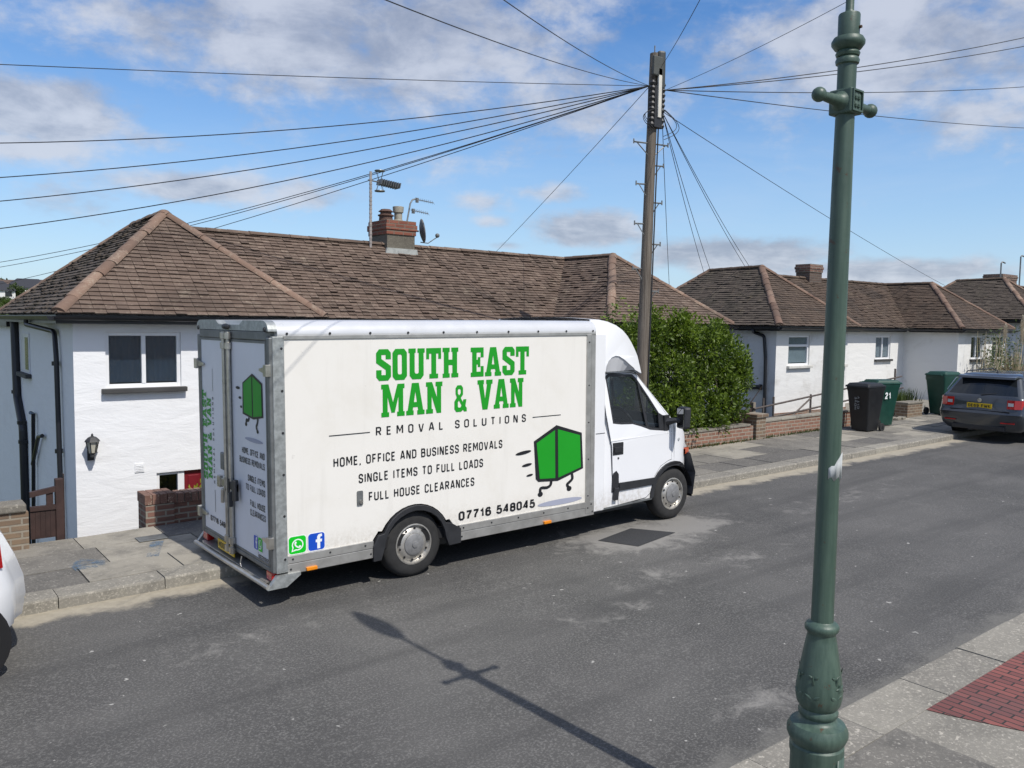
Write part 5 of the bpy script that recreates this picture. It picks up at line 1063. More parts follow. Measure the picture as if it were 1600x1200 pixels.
base = col([(.165, zb0), (.165, zb0 + .06), (.128, zb0 + .09), (.124, lz(1178)), (.130, lz(1170)), (.130, lz(1160)), (.122, lz(1157)), (.134, lz(1152)), (.146, lz(1143)), (.145, lz(1135)), (.130, lz(1127)), (.098, lz(1124)), (.086, lz(1121)), (.082, lz(1117)), (.094, lz(1113)), (.096, lz(1108)), (.086, lz(1103)), (.092, lz(1101)), (.104, lz(1095)), (.112, lz(1083)), (.110, lz(1068)), (.100, lz(1048)), (.086, lz(1022)), (.074, lz(1000)), (.067, lz(990)), (.068, lz(987)), (.080, lz(983)), (.082, lz(977)), (.074, lz(973)), (.060, lz(971)), (.054, lz(969))], 'base')
m = MB()                                                           # raised leaf ornament cast into the base
def lobe(a_, z, r_, tilt, L_, w_):
    n_ = Vector((math.cos(a_), math.sin(a_), -.25)).normalized(); t_ = Vector((-math.sin(a_), math.cos(a_), 0)); u_ = n_.cross(t_).normalized(); d1 = (u_ * math.cos(tilt) + t_ * math.sin(tilt)); d2 = n_.cross(d1); c_ = Vector((lx(z) + r_ * math.cos(a_), LY + r_ * math.sin(a_), z)); vs = []; fs = []
    for i in range(7):
        f_ = -1 + i / 3; ww = w_ * math.sqrt(max(.02, 1 - f_ * f_)) * (1.15 - .4 * f_)
        for k in range(6): th = math.pi * k / 5; vs.append(c_ + d1 * (L_ * f_) + d2 * (ww * math.cos(th)) + n_ * (.0055 * math.sin(th) * math.sqrt(max(.05, 1 - f_ * f_)) - .002))
    for i in range(6):
        for k in range(5): fs.append((i * 6 + k, i * 6 + k + 1, i * 6 + k + 7, i * 6 + k + 6))
    m.add(vs, fs)
for ang in (-165, -100, -35, 25, 90, 150):
    a0 = math.radians(ang)
    for py, r_, L_, w_, sp_ in ((1080, .1095, .026, .012, .17), (1050, .1, .018, .008, .12)):
        for s__ in (-1, 1): lobe(a0 + s__ * sp_, lz(py), r_, s__ * .75, L_, w_)
    lobe(a0, lz(1058), .105, 0, .05, .007)
for k in range(5):
    lobe(math.radians(-88) + .10 * math.cos(k * 1.257 + .5), lz(1066) + .012 * math.sin(k * 1.257 + .5), .110, math.pi / 2 - (k * 1.257 + .5), .020, .009)
m.build('leaf_ornament', LAMPGREEN, base, True)
m = MB(); a_ = math.radians(-85)
for a0, a1, za, zb in ((-100, -60, zb0 + .12, lz(1170)),):
    vs = []; 
    for i in range(7):
        th = math.radians(a0 + (a1 - a0) * i / 6); vs += [(lx(za) + .131 * math.cos(th), LY + .131 * math.sin(th), za), (lx(zb) + .131 * math.cos(th), LY + .131 * math.sin(th), zb)]
    m.add(vs, [(2 * i, 2 * i + 2, 2 * i + 3, 2 * i + 1) for i in range(6)])
o_ = m.build('access_door', LAMPGREEN, base, True); o_.modifiers.new('solid', 'SOLIDIFY').thickness = .008
shaft = col([(.0535, lz(969)), (.0525, lz(900)), (.050, lz(600)), (.0465, lz(300)), (.0435, lz(184))], 'shaft')
col([(.043, lz(184)), (.043, lz(101)), (.052, lz(99)), (.055, lz(94)), (.050, lz(90)), (.044, lz(88.5)), (.052, lz(87)), (.056, lz(83)), (.050, lz(79.5)), (.046, lz(78)), (.060, lz(76)), (.075, lz(69)), (.076, lz(64)), (.066, lz(58)), (.049, lz(56)), (.0495, lz(23)), (.047, lz(20.5)), (.026, lz(20)), (.022, lz(17)), (.019, lz(14)), (.0185, 5.05)], 'upper_shaft')
col([(.02, 5.0), (.05, 5.06), (.085, 5.25), (.10, 5.45), (.085, 5.75), (.05, 5.98), (.012, 6.1)], 'lantern')
zc = lz(160); m = MB(); xc = lx(zc)
for s__ in (-1, 1):
    m.lathe([(.056, 0.0), (.050, s__ * .05), (.034, s__ * .062), (.026, s__ * .09), (.0225, s__ * .16), (.020, s__ * .2)], (xc, LY, zc), 'X', 18); m.ball((xc + s__ * .225, LY, zc), .034, 16)
m.build('crossbar', LAMPGREEN, lampt, True)
m = MB(); m.box(xc - .052, LY - .058, zc - .058, xc + .052, LY + .058, zc + .058); bl_ = m.build('crossbar_block', LAMPGREEN, lampt, bevel=.008)
m = MB()
m.box(xc - .044, LY - .066, zc - .05, xc + .044, LY - .0585, zc - .042); m.box(xc - .044, LY - .066, zc + .042, xc + .044, LY - .0585, zc + .05); m.box(xc - .044, LY - .066, zc - .042, xc - .036, LY - .0585, zc + .042); m.box(xc + .036, LY - .066, zc - .042, xc + .044, LY - .0585, zc + .042)
for sx, sz in ((-.012, .018), (.012, -.018), (-.012, -.018), (.012, .018)): m.ball((xc + sx, LY - .06, zc + sz), (.013, .008, .016), 8)
m.build('cast_panel', LAMPGREEN, bl_)
MB().lathe([(.008, 0), (.007, -.01)], (lx(lz(44)) + .01, LY - .049, lz(44)), 'Y', 8).build('bolt', LM, lampt)
pz0, pz1 = lz(746), lz(712); m = MB(); vs = []                       # torn paper still stuck to the shaft
for i in range(7):
    th = math.radians(-152 + 92 * i / 6); zz_ = pz0 + (.012 * math.sin(i * 2.1)) - (.0 if i > 2 else .0); zt_ = pz1 - .055 + .075 * (i / 6) - (.012 if i == 2 else 0); r_ = .0525 + (.006 if i == 6 else 0); vs += [(lx(zz_) + r_ * math.cos(th), LY + r_ * math.sin(th), zz_), (lx(zt_) + r_ * math.cos(th), LY + r_ * math.sin(th), zt_)]
m.add(vs, [(2 * i, 2 * i + 2, 2 * i + 3, 2 * i + 1) for i in range(6)]); o_ = tag(m.build('paper_notice', PAPER, None, True), 'torn white paper scrap stuck on the green lamp column', 'paper'); o_.modifiers.new('solid', 'SOLIDIFY').thickness = .0012

# ------------------------------------------------------------------ telephone pole and its wires
PY = 3.1
pt_, pb_ = onY(1023, 84, PY), onY(1003, 580, PY); dirp = (pb_ - pt_) / (pb_.z - pt_.z)
def pol(z): return pt_ + dirp * (z - pt_.z)
pole = thing('telegraph_pole', 'weathered wooden telephone pole with fanning wires, beside the hedge', 'pole', tuple(pol(g(8) + .1)))
MB().tube([pol(z) for z in (0.0, 1.5, 3, 4.5, 6, pt_.z)], [.112, .108, .102, .094, .088, .082], 20).build('shaft', POLEWOOD, pole, True)
zt_ = pt_.z; c = pol(zt_ - .25)
m = MB(); m.obox(pol(zt_ - .30) + Vector((.09, -.08, 0)), (.07, -.03, 0), (.03, .06, 0), (0, 0, .34)); m.build('junction_box', plain('dark_grey_box', (.045, .05, .048), .5), pole, bevel=.04)
m = MB(); m.obox(pol(zt_ - .26) + Vector((-.06, -.14, 0)), (.12, 0, 0), (0, .03, 0), (0, 0, .17)); m.build('junction_box', plain('grey_cover_plate', (.07, .075, .068), .6), pole, bevel=.02)
m = MB()
for i in range(9):
    for s__ in (-1, 1): z = zt_ - .55 - i * .09; p_ = pol(z); m.lathe([(.04, -.04), (.06, 0), (.04, .04)], p_ + Vector((s__ * .13, -.10, 0)), n=8); m.tube([p_, p_ + Vector((s__ * .17, -.1, 0))], .018, 6)
m.obox(pol(zt_ - .95) + Vector((0, -.06, 0)), (.10, 0, 0), (0, .085, 0), (0, 0, .36)); m.build('insulator_rack', BLACKP, pole)
m = MB(); p_ = pol(zt_ - .72) + Vector((.0, -.155, 0)); m.obox(p_, (.04, 0, 0), (0, .015, 0), (0, 0, .42)); m.build('white_tag_strip', plain('pale_strip', (.6, .58, .52), .6), pole)
m = MB(); m.tube([pol(zt_), pol(zt_) + Vector((0, 0, .14))], .012, 6); m.build('spike', STEELGREY, pole)
m = MB(); wires0 = random.Random(5)
for i in range(5):
    p_ = pol(zt_ - .9) + Vector((0, -.12, 0)); s__ = -1 if i < 3 else 1; L_ = .28 + .09 * i % .4
    m.tube([p_ + Vector((s__ * (.1 + .22 * math.sin(math.pi * j / 10) * (1 + .2 * i)), -.02 * i, -.1 - (.28 + .06 * i) * j / 10)) for j in range(11)], .006, 5)
m.build('cable_loops', WIREM, pole)
m = MB()
m.tube([pol(z) + Vector((.05, -.112, 0)) for z in (zt_ - 1.2, zt_ - 3, 3, 1, .2)], .014, 6); m.build('riser_cable', WIREM, pole)
for z, kind in ((onY(1015, 224, PY).z, 2), (onY(1015, 258, PY).z, 1), (onY(1012, 288, PY).z, -1), (onY(1012, 316, PY).z, 1), (onY(1010, 350, PY).z, -1), (onY(1008, 381, PY).z, 1), (onY(1006, 420, PY).z, -1), (onY(1006, 455, PY).z, 1)):
    m = MB()
    for s__ in ((-1, 1) if kind == 2 else (kind,)):
        L_ = .26 if kind == 2 else .16; p_ = pol(z); m.tube([p_, p_ + Vector((s__ * (.1 + L_), -.08 * s__, 0))], .014, 6); m.tube([p_ + Vector((s__ * (.1 + L_), -.08 * s__, -.03)), p_ + Vector((s__ * (.1 + L_), -.08 * s__, .05))], .014, 6); m.tube([p_ + Vector((s__ * .09, 0, -.2)), p_ + Vector((s__ * (.05 + L_), -.06 * s__, 0))], .01, 6)
    m.build('climbing_step', STEELGREY, pole)
def wire(a_, b_, sag, r, label):
    a_, b_ = Vector(a_), Vector(b_); pts = [a_.lerp(b_, i / 20) - Vector((0, 0, 4 * sag * (i / 20) * (1 - i / 20))) for i in range(21)]
    o_ = MB().tube(pts, r, 5).build('telephone_wire', WIREM); tag(o_, label, 'wire', 'telephone wires fanning out from the wooden pole')
LW = pol(zt_ - .62) + Vector((-.2, -.1, 0)); RW_ = pol(zt_ - .62) + Vector((.2, -.1, 0)); DW = pol(zt_ - 1.0) + Vector((.14, -.1, 0))
for i, (e_, Y, sg_, lb) in enumerate([((-40, 224), 9, .22, 'highest of the thick wires falling to the left edge of the sky'), ((-40, 280), 9, .22, 'second thick wire falling left from the pole top'), ((-40, 318), 9.5, .25, 'third wire falling left from the pole, above the front hip'), ((-40, 362), 10, .28, 'fourth wire falling left, just over the white house roof peak'),
        ((-40, 416), 24, .35, 'wire passing behind the roof peak, upper of three'), ((-40, 424), 26, .35, 'wire passing behind the roof peak, middle of three'), ((-40, 452), 30, .3, 'lowest wire passing behind the roof peak to the far left'), ((-60, 98), 5, .03, 'nearly level thin wire crossing the whole left sky'), ((745, 424), 13, .05, 'straight wire slanting down behind the main ridge right of the chimney')]):
    wire(LW, onY(*e_, Y), sg_, .0085 if i < 7 else .0055, lb)
for e_, Y, lb in (((450, -62), -2.6, 'wire from pole to upper left, the lower of two'), ((660, -92), -2.4, 'wire from pole to upper left, the steeper of two')): wire(LW, onY(*e_, Y), .10, .0048, lb)
wire(pol(zt_ - .2) + Vector((.1, -.1, 0)), onY(1140, -90, -2.0), .05, .0048, 'short steep wire rising from the pole top to the upper edge')
wire(RW_, onY(1480, -85, -2.4), .08, .0042, 'wire rising right from the pole, passing left of the lamp top')
for i, (e_, Y, lb) in enumerate((((1700, 36), 0, 'upper of two wires running right behind the lamp collar'), ((1700, 52), .6, 'lower of two wires running right behind the lamp collar'), ((1700, 127), 2.5, 'almost level wire running right behind the lamp shaft'), ((1700, 203), 4.0, 'wire sinking right behind the lamp crossbar'))): wire(RW_, onY(*e_, Y), .16, .0085, lb)
for e_, Y, lb in (((1100, 426), 8.2, 'thin wire dropping to the second bungalow roof, leftmost of four'), ((1112, 428), 8.2, 'thin wire dropping to the second bungalow roof, second of four'), ((1167, 421), 7.4, 'thin wire dropping to the second bungalow roof, third of four'), ((1174, 421), 7.3, 'thin wire dropping to the second bungalow roof, rightmost of four'), ((1046, 452), 9.6, 'thinnest wire dropping steeply beside the pole'), ((1476, 446), 8.2, 'long wire slanting down right behind the lamp to the far roof')): wire(DW, onY(*e_, Y), .10, .0065, lb)

# ------------------------------------------------------------------ garden walls, gate, rails
YW = 3.46
wx0, wx1 = onY(226, 800, YW).x, 6.9; wz = onY(290, 782, YW).z
t_ = thing('garden_wall', 'dark brown brick garden wall with square end pier, left of the van', 'wall', (wx0, YW, g(wx0)))
m = MB(); m.box(wx0 + .3, YW, -1.6, wx1, YW + .22, wz - .0, None, 0); bw_ = m.build('wall', BRICK_DARK, t_)
m = MB()
for i in range(60):
    x = wx0 + .3 + i * .088
    if x > wx1 - .09: break
    m.box(x + .005, YW - .012, wz - .02, x + .082, YW + .232, wz + .105)
m.build('coping', mat('brown_coping_brick', stonefn((.12, .062, .046), (.22, .12, .09), (.34, .28, .22), speck=.35)), t_, bevel=.006)
MB().box(wx0 + .3, YW + .004, wz - .02, wx1, YW + .216, wz + .09).build('mortar_bed', COPING, t_)
pzt = onY(236, 772, YW).z; m = MB(); m.box(wx0, YW - .05, -.1, wx0 + .34, YW + .29, pzt - .13); pr0 = m.build('pier', BRICK_DARK, t_)
m = MB()
for i in range(4): m.box(wx0 - .01 + i * .09, YW - .06, pzt - .125, wx0 + .075 + i * .09, YW + .30, pzt)
m.build('pier_cap', MATS['brown_coping_brick'], t_, bevel=.006)
wa, wb_ = 7.2, onY(1318, 672, YW).x + .3; 
t_ = thing('garden_wall', 'low red brick garden wall with stone coping, under the hedge and beside the bins', 'wall', (wa, YW, g(wa)))
m = MB()
def wtop(x): return g(x) + KH + .30 + (x > 12.3) * .02
xp_ = onY(1186, 660, YW).x
m.box(wa, YW, -1.0, xp_ - .2, YW + .21, KH + .30, None, S); m.box(xp_ + .2, YW, -1.0, wb_, YW + .21, KH + .34, None, S); m.build('wall', BRICK_RED, t_)
m = MB()
for x in range(int((xp_ - .2 - wa) / .6)): m.box(wa + x * .6, YW - .02, KH + .30, wa + x * .6 + .59, YW + .23, KH + .345, None, S)
for x in range(int((wb_ - xp_ - .2) / .6) + 1): m.box(xp_ + .2 + x * .6, YW - .02, KH + .34, min(wb_, xp_ + .2 + x * .6 + .59), YW + .23, KH + .385, None, S)
m.build('coping', COPING, t_, bevel=.008)
m = MB(); m.box(xp_ - .17, YW - .06, -.3, xp_ + .17, YW + .28, KH + .47, None, S); m.box(xp_ - .21, YW - .1, KH + .47, xp_ + .21, YW + .32, KH + .54, None, S); m.build('pier', BRICK_BUFF, t_, bevel=.01)
# brick pier and gate at the far left
gx = onY(2, 820, 3.2).x; gx1 = onY(45, 820, 3.2).x; gz1 = onY(25, 788, 3.2).z
t_ = thing('gate_pier', 'stubby buff brick pier beside the brown gate at the left edge', 'pier', (gx, 3.2, g(gx)))
MB().box(gx - .05, 3.2, -.3, gx1, 3.5, gz1 - .10).build('pier', BRICK_BUFF, t_)
MB().box(gx - .03, 3.17, gz1 - .095, gx1 - .02, 3.48, gz1).build('pier_cap', COPING, t_, bevel=.02)
MB().box(gx - .7, 3.24, -.3, gx - .06, 3.48, onY(4, 752, 3.3).z).build('wall', BRICK_BUFF, t_)
GY = 3.52; ga, gb = onY(47, 800, GY).x, onY(94, 800, GY).x; gzb, gzt, gzr = onY(70, 838, GY).z, onY(70, 797, GY).z, onY(60, 769, GY).z
t_ = thing('garden_gate', 'dark brown wooden gate with boarded lower panel and open top rail', 'gate', ((ga + gb) / 2, GY, gzb))
m = MB(); nb = 6
for i in range(nb): w_ = (gb - ga) / nb; m.box(ga + i * w_ + .001, GY, gzb - .02, ga + (i + 1) * w_ - .001, GY + .025, gzt)
m.build('boards', FENCEWOOD, t_)
m = MB(); m.box(ga - .0, GY - .015, gzt, gb, GY + .045, gzt + .05); m.obox(((ga + gb) / 2, GY + .015, gzr), ((gb - ga) / 2, 0, .025), (0, .03, 0), (0, 0, .03)); m.box(ga + (gb - ga) * .55, GY, gzt + .05, ga + (gb - ga) * .55 + .07, GY + .03, gzr); m.build('rails', FENCEWOOD, t_)
px0, px1 = onY(87, 800, GY).x, onY(102, 800, GY).x
t_ = thing('gate_post', 'tall dark brown wooden post pair between gate and white house corner', 'post', (px0, GY, gzb))
MB().box(px0, GY - .02, gzb - .3, px0 + .085, GY + .06, onY(90, 748, GY).z).build('post', FENCEWOOD, t_, bevel=.006)
MB().box(px0 + .09, GY + .02, gzb - .3, px1, GY + .10, onY(96, 741, GY).z).build('post', FENCEWOOD, t_, bevel=.006)
# scaffold-tube handrail
YR = 3.95; A = lambda px, py: onY(px, py, YR)
t_ = thing('tube_railing', 'rusty scaffold tube handrail with diagonal brace, above the red brick wall', 'railing', tuple(A(1270, 690)))
for a_, b_ in (((1178, 639), (1409, 588)), ((1194, 655), (1411, 606))): MB().tube([A(*a_), A(*b_)], .022, 10).build('rail', RUSTTUBE, t_, True)
for px, y0, y1 in ((1193, 622, 690), (1209, 620, 690), (1267, 616, 690), (1356, 593, 690)): MB().tube([A(px, y0), Vector((A(px, y0).x, YR, -1.2))], .024, 10).build('post', RUSTTUBE, t_, True)
MB().tube([A(1399, 576), Vector((A(1399, 576).x, YR, .2))], .026, 10).build('post', RUSTTUBE, t_, True)
MB().tube([A(1268, 621), A(1231, 656)], .02, 10).build('brace', RUSTTUBE, t_, True)
# short wooden fence end by the hedge and the pier beyond the bins
fx = onY(1172, 660, 4.0).x
t_ = thing('fence_panel', 'short run of brown fence boards at the right end of the hedge', 'fence', (fx, 4.0, g(fx)))
m = MB()
for i in range(5): m.box(fx - .6 + i * .13, 4.0, -1, fx - .6 + i * .13 + .12, 4.02, onY(1172, 638, 4.0).z - .03 * (4 - i))
m.build('boards', FENCEWOOD, t_)
MB().box(fx + .06, 3.97, -1, fx + .15, 4.06, onY(1172, 629, 4.0).z).build('post', plain('grey_weathered_post', (.22, .19, .15), .9), t_)
bx = onY(1418, 640, 3.5).x; bx1 = onY(1441, 640, 3.5).x
t_ = thing('brick_pier', 'small buff brick pier with flat top, between the two green bins', 'pier', (bx, 3.5, g(bx)))
zp_ = onY(1430, 628, 3.5).z
MB().box(bx, 3.5, .1, bx1, 3.85, zp_ - .05).build('pier', BRICK_BUFF, t_); MB().box(bx - .02, 3.48, zp_ - .05, bx1 + .02, 3.87, zp_).build('pier_cap', COPING, t_, bevel=.01)
m = MB()
for i in range(9): x = random.uniform(17.5, 18.5); y = random.uniform(3.3, 3.6); m.obox((x, y, g(x) + KH + .03), (random.uniform(.05, .2), .03, 0), (-.02, random.uniform(.04, .1), 0), (0, 0, .03))
o_ = m.build('rubble', COPING, bevel=.01); o_['kind'] = 'stuff'; tag(o_, 'loose broken stone lumps at the foot of the buff pier', 'rubble')

# ------------------------------------------------------------------ wheelie bins
def make_bin(name, label, mt, x, y, rz, h=1.07, mark=None):
    t_ = thing(name, label, 'bin', (x, y, g(x) + KH + .004), 'wheelie bins on the far pavement', world=False, rot=(0, 0, rz))
    m = MB(); secs = [(.0, .21, .22), (.45, .245, .27), (.52, .25, .28), (.9, .28, .335), (.95, .295, .35), (h - .08, .295, .35)]; vs = []; fs = []; pts_n = 0
    for z, hx, hy in secs:
        r = .04; loop = rrect(-hx, -hy, hx, hy, r, 3); pts_n = len(loop); vs += [(a_, b_, z + .02) for a_, b_ in loop]
    for i in range(len(secs) - 1):
        for k in range(pts_n): a_ = i * pts_n + k; b_ = i * pts_n + (k + 1) % pts_n; fs.append((a_, b_, b_ + pts_n, a_ + pts_n))
    fs += [tuple(range(pts_n))[::-1], tuple(range((len(secs) - 1) * pts_n, len(secs) * pts_n))]; m.add(vs, fs); body = m.build('body', mt, t_, True)
    m = MB(); m.prism(rrect(-.31, -.40, .31, .34, .05, 3), lambda a_, b_: (a_, b_, h - .062), lambda a_, b_: (a_ * .98, b_ * .98, h - .02)); m.prism(rrect(-.29, -.37, .29, .30, .06, 3), lambda a_, b_: (a_, b_, h - .02), lambda a_, b_: (a_ * .86, b_ * .86, h + .03)); lid = m.build('lid', mt, t_, bevel=.008)
    m = MB(); m.tube([(-.25, .41, h - .05), (.25, .41, h - .05)], .02, 8)
    for s__ in (-1, 1): m.obox((s__ * .2, .37, h - .05), (.02, 0, 0), (0, .05, 0), (0, 0, .025))
    m.build('handle', mt, body)
    for s__ in (-1, 1):
        m = MB(); m.lathe([(.03, -.025), (.095, -.025), (.10, -.015), (.10, .015), (.095, .025), (.03, .025)], (s__ * .27, .26, .08), 'X', 20); w_ = m.build('wheel', TYRE, t_, True); MB().lathe([(.04, -.03), (.035, .03)], (s__ * .27, .26, .08), 'X', 12).build('hub', BINBLACK, w_)
    if mark: mark(body)
    return t_
def mark_front(body):
    for i, txt in enumerate(('HOVE', 'CITY')): stroke_text('stencil', txt, (-.02 + .07 * i, -.333 + .025 * .0, .50 + .02 * i), (0, 0, 1), (-1, 0, 0), .30, .055, plain('faded_white_stencil', (.22, .23, .23), .7), body, t=.2)
def mark_num(body):
    stroke_text('number', '21', (-.292, .08, .66), (0, -1, 0), (0, 0, 1), .16, .16, WHITEV, body, t=.22)
b1 = onY(1349, 672, 2.72); make_bin('wheelie_bin', 'black wheelie bin with faded white stencil, nearest the lamp column', BINBLACK, b1.x + .15, 2.78, math.radians(-92), 1.08, mark_front)
make_bin('wheelie_bin', 'dark green wheelie bin marked 21, right behind the black bin', BINGREEN, onY(1380, 664, 3.05).x - .12, 3.10, math.radians(65), 1.08, mark_num)
make_bin('wheelie_bin', 'dark green wheelie bin standing alone left of the grey estate car', BINGREEN, onY(1464, 650, 3.2).x + .35, 3.25, math.radians(80), 1.14)

# ------------------------------------------------------------------ cars, lofted from plan outlines stacked by height
def car(name, label, layers, mt, loc, rz, glass_from, glass_to, wheels, wr, details):
    t_ = thing(name, label, 'car', loc, world=False, rot=(0, -math.atan(S) * math.cos(rz), rz))
    n_c, n_r, n_s = 5, 4, 16; rings = []
    for (z, x0, x1, w, r0, r1, bow) in layers:
        h = []
        for i in range(n_r): y = (w - r0) * i / n_r; h.append((x0 + bow * (y / w) ** 2, y))
        cx, cy = x0 + bow + r0, w - r0
        for i in range(n_c + 1): a_ = math.pi - math.pi / 2 * i / n_c; h.append((cx + r0 * math.cos(a_), cy + r0 * math.sin(a_)))
        for i in range(1, n_s): f_ = i / n_s; xa, xb = cx, x1 - bow - r1; h.append((xa + (xb - xa) * f_, w + (.012 * math.sin(math.pi * f_))))
        cx = x1 - bow - r1; cy = w - r1
        for i in range(n_c + 1): a_ = math.pi / 2 - math.pi / 2 * i / n_c; h.append((cx + r1 * math.cos(a_), cy + r1 * math.sin(a_)))
        for i in range(n_r - 1, -1, -1): y = (w - r1) * i / n_r; h.append((x1 - bow * (y / w) ** 2, y))
        rings.append([(x, y, z) for x, y in h] + [(x, -y, z) for x, y in h[-2:0:-1]])
    N_ = len(rings[0]); half = len(h); body = MB(); gl = {'rear_window': MB(), 'side_window': MB(), 'windscreen': MB()}
    for i in range(len(rings) - 1):
        for k in range(N_):
            q_ = [rings[i][k], rings[i][(k + 1) % N_], rings[i + 1][(k + 1) % N_], rings[i + 1][k]]; kk = k if k < half else 2 * (half - 1) - k - 1
            tgt = None
            if glass_from <= i < glass_to:
                if kk < n_r + 1: tgt = gl['rear_window']
                elif n_r + n_c + 1 <= kk < n_r + n_c + n_s - 1 and (kk - n_r - n_c) % 6 != 5: tgt = gl['side_window']
                elif kk >= half - 1 - n_r - 2: tgt = gl['windscreen']
            (tgt or body).add(q_, [(0, 1, 2, 3)], .5)
    body.add(rings[0], [tuple(range(N_))[::-1]], .5); body.add([(x, y, z) for x, y, z in rings[-1]], [tuple(range(N_))], .5)
    def weld(o_):
        bm = bmesh.new(); bm.from_mesh(o_.data); bmesh.ops.remove_doubles(bm, verts=bm.verts[:], dist=.0005); bmesh.ops.recalc_face_normals(bm, faces=bm.faces[:]); bm.to_mesh(o_.data); bm.free()
        o_.data.polygons.foreach_set('use_smooth', [True] * len(o_.data.polygons)); o_.data.set_sharp_from_angle(angle=math.radians(32)); return o_
    bo = weld(body.build('body', mt, t_))
    for nm, mb_ in gl.items(): weld(mb_.build(nm, CARGLASS, t_))
    for x, y in wheels:
        for s__ in (-1, 1):
            m = MB(); m.lathe([(wr * 1.17, 0), (wr * 1.17, s__ * .012), (wr * 1.1, s__ * .014), (wr * .3, s__ * .006)], (x, s__ * (y + .005), wr), 'Y', 32); m.build('wheel_arch', DARKGAP, t_)
            w_ = make_wheel(x, s__ * (y - .06), wr, wr, .09, s__, hubfrac=.2, slots=5, rm=RIM, hub=HUBM, rimr=.66); w_.parent = t_
    details(t_); return t_
CARGLASS = plain('dark_car_glass', (.012, .015, .018), .06, var=.05, spec=.6)
est = [(.22, .12, 4.40, .78, .2, .3, .06), (.32, .03, 4.55, .86, .2, .35, .07), (.50, .0, 4.62, .895, .16, .4, .07), (.60, .0, 4.62, .905, .15, .4, .07), (.66, .05, 4.62, .90, .15, .42, .06), (.80, .075, 4.58, .895, .16, .45, .05), (.93, .09, 4.45, .875, .16, .5, .05), (.965, .11, 3.55, .85, .16, .4, .05), (1.00, .15, 3.45, .82, .14, .3, .05), (1.36, .46, 2.62, .66, .14, .2, .05), (1.385, .42, 2.52, .655, .16, .2, .05), (1.435, .50, 2.35, .60, .18, .2, .04), (1.455, .75, 2.1, .45, .2, .2, .04)]
def est_detail(t_):
    for s__ in (-1, 1):
        y0 = s__ * .86
        m = MB(); xs_ = lambda y: .075 + .05 * (y / .9) ** 2
        vs = []; 
        for y, xo in ((.55, .075 + .02), (.70, .095), (.82, .145), (.875, .23), (.892, .33)):
            for z in (.73, .92): vs.append((xo - .012 + (z - .73) * .10, s__ * (y + .006), z))
        m.add(vs, [(2 * i, 2 * i + 2, 2 * i + 3, 2 * i + 1) for i in range(4)]); l_ = m.build('tail_light', REDLENS, t_); l_.modifiers.new('solid', 'SOLIDIFY').thickness = .02
        m = MB(); m.add([(.075, s__ * .58, .79), (.08, s__ * .69, .79), (.085, s__ * .69, .86), (.08, s__ * .58, .86)], [(0, 1, 2, 3)]); m.build('reversing_lamp', CLEARLENS, l_)
        m = MB(); m.tube([(.75, s__ * .60, 1.42), (.85, s__ * .61, 1.475), (2.2, s__ * .61, 1.48), (2.4, s__ * .60, 1.43)], .016, 6); m.build('roof_rail', BLACKP, t_, True)
        m = MB(); m.tube([(.40, s__ * .845, 1.06), (.55, s__ * .73, 1.32), (1.0, s__ * .70, 1.37), (2.5, s__ * .70, 1.37)], .010, 6); m.tube([(.40, s__ * .845, 1.06), (.6, s__ * .85, .995), (3.2, s__ * .85, .995)], .010, 6); m.build('window_trim', CHROME, t_, True)
        m = MB(); m.obox((2.95, s__ * .98, 1.05), (.06, 0, 0), (0, .10, 0), (0, 0, .07)); m.build('wing_mirror', CARGREY, t_, bevel=.03)
        m = MB(); m.obox((.04, s__ * .6, .42), (.012, -s__ * 0, 0), (.022 * s__, .13, 0), (0, 0, .012)); m.build('reflector', REDLENS, t_)
    m = MB(); m.box(.02, -.55, .235, .09, .55, .33); m.build('bumper_trim', BLACKP, t_, bevel=.01)
    m = MB(); m.box(.048, -.62, .655, .075, .62, .668); m.box(.03, -.86, .585, .06, .86, .592); m.build('tailgate_seam', DARKGAP, t_)
    p_ = MB().obox((.068, 0, .76), (.006, 0, 0), (0, .26, 0), (0, 0, .056)).build('number_plate', YELLOWP, t_)
    stroke_text('plate_lettering', 'DE69 FWK', (.0600, .235, .728), (0, -1, 0), (0, 0, 1), .47, .066, BLACKV, p_, t=.2)
    m = MB(); m.lathe([(.045, 0), (.045, -.012), (.02, -.016)], (.075, 0, .885), 'X', 18); m.build('badge', CHROME, t_)
    m = MB(); m.tube([(.13, .0, 1.0), (.2, -.3, 1.045)], .012, 6); m.build('wiper', BLACKP, t_)
    m = MB(); m.prism([(.33, -.02), (.37, .03), (.55, .05), (.55, .02)], lambda a_, b_: (a_, -.60, 1.37 + b_), lambda a_, b_: (a_, .60, 1.37 + b_)); m.build('tailgate_spoiler', CARGREY, t_, bevel=.008)
    MB().lathe([(.03, 0), (.012, .05), (.005, .07)], (.95, 0, 1.45), n=8).build('roof_aerial', BLACKP, t_)
    for y, s__ in ((.4, 1), (-.4, -1)): m = MB(); m.ball((2.0, y, 1.02), (.09, .14, .13), 10); m.ball((2.0, y, .9), (.1, .24, .1), 10); m.build('headrest', BLACKP, t_, True)
car('estate_car', 'dark grey estate car with yellow rear plate, parked with its left wheels on the pavement', est, CARGREY, (16.45, .72, g(16.45) + .045), 0, 8, 9, [(.95, .80), (3.60, .80)], .325, est_detail)
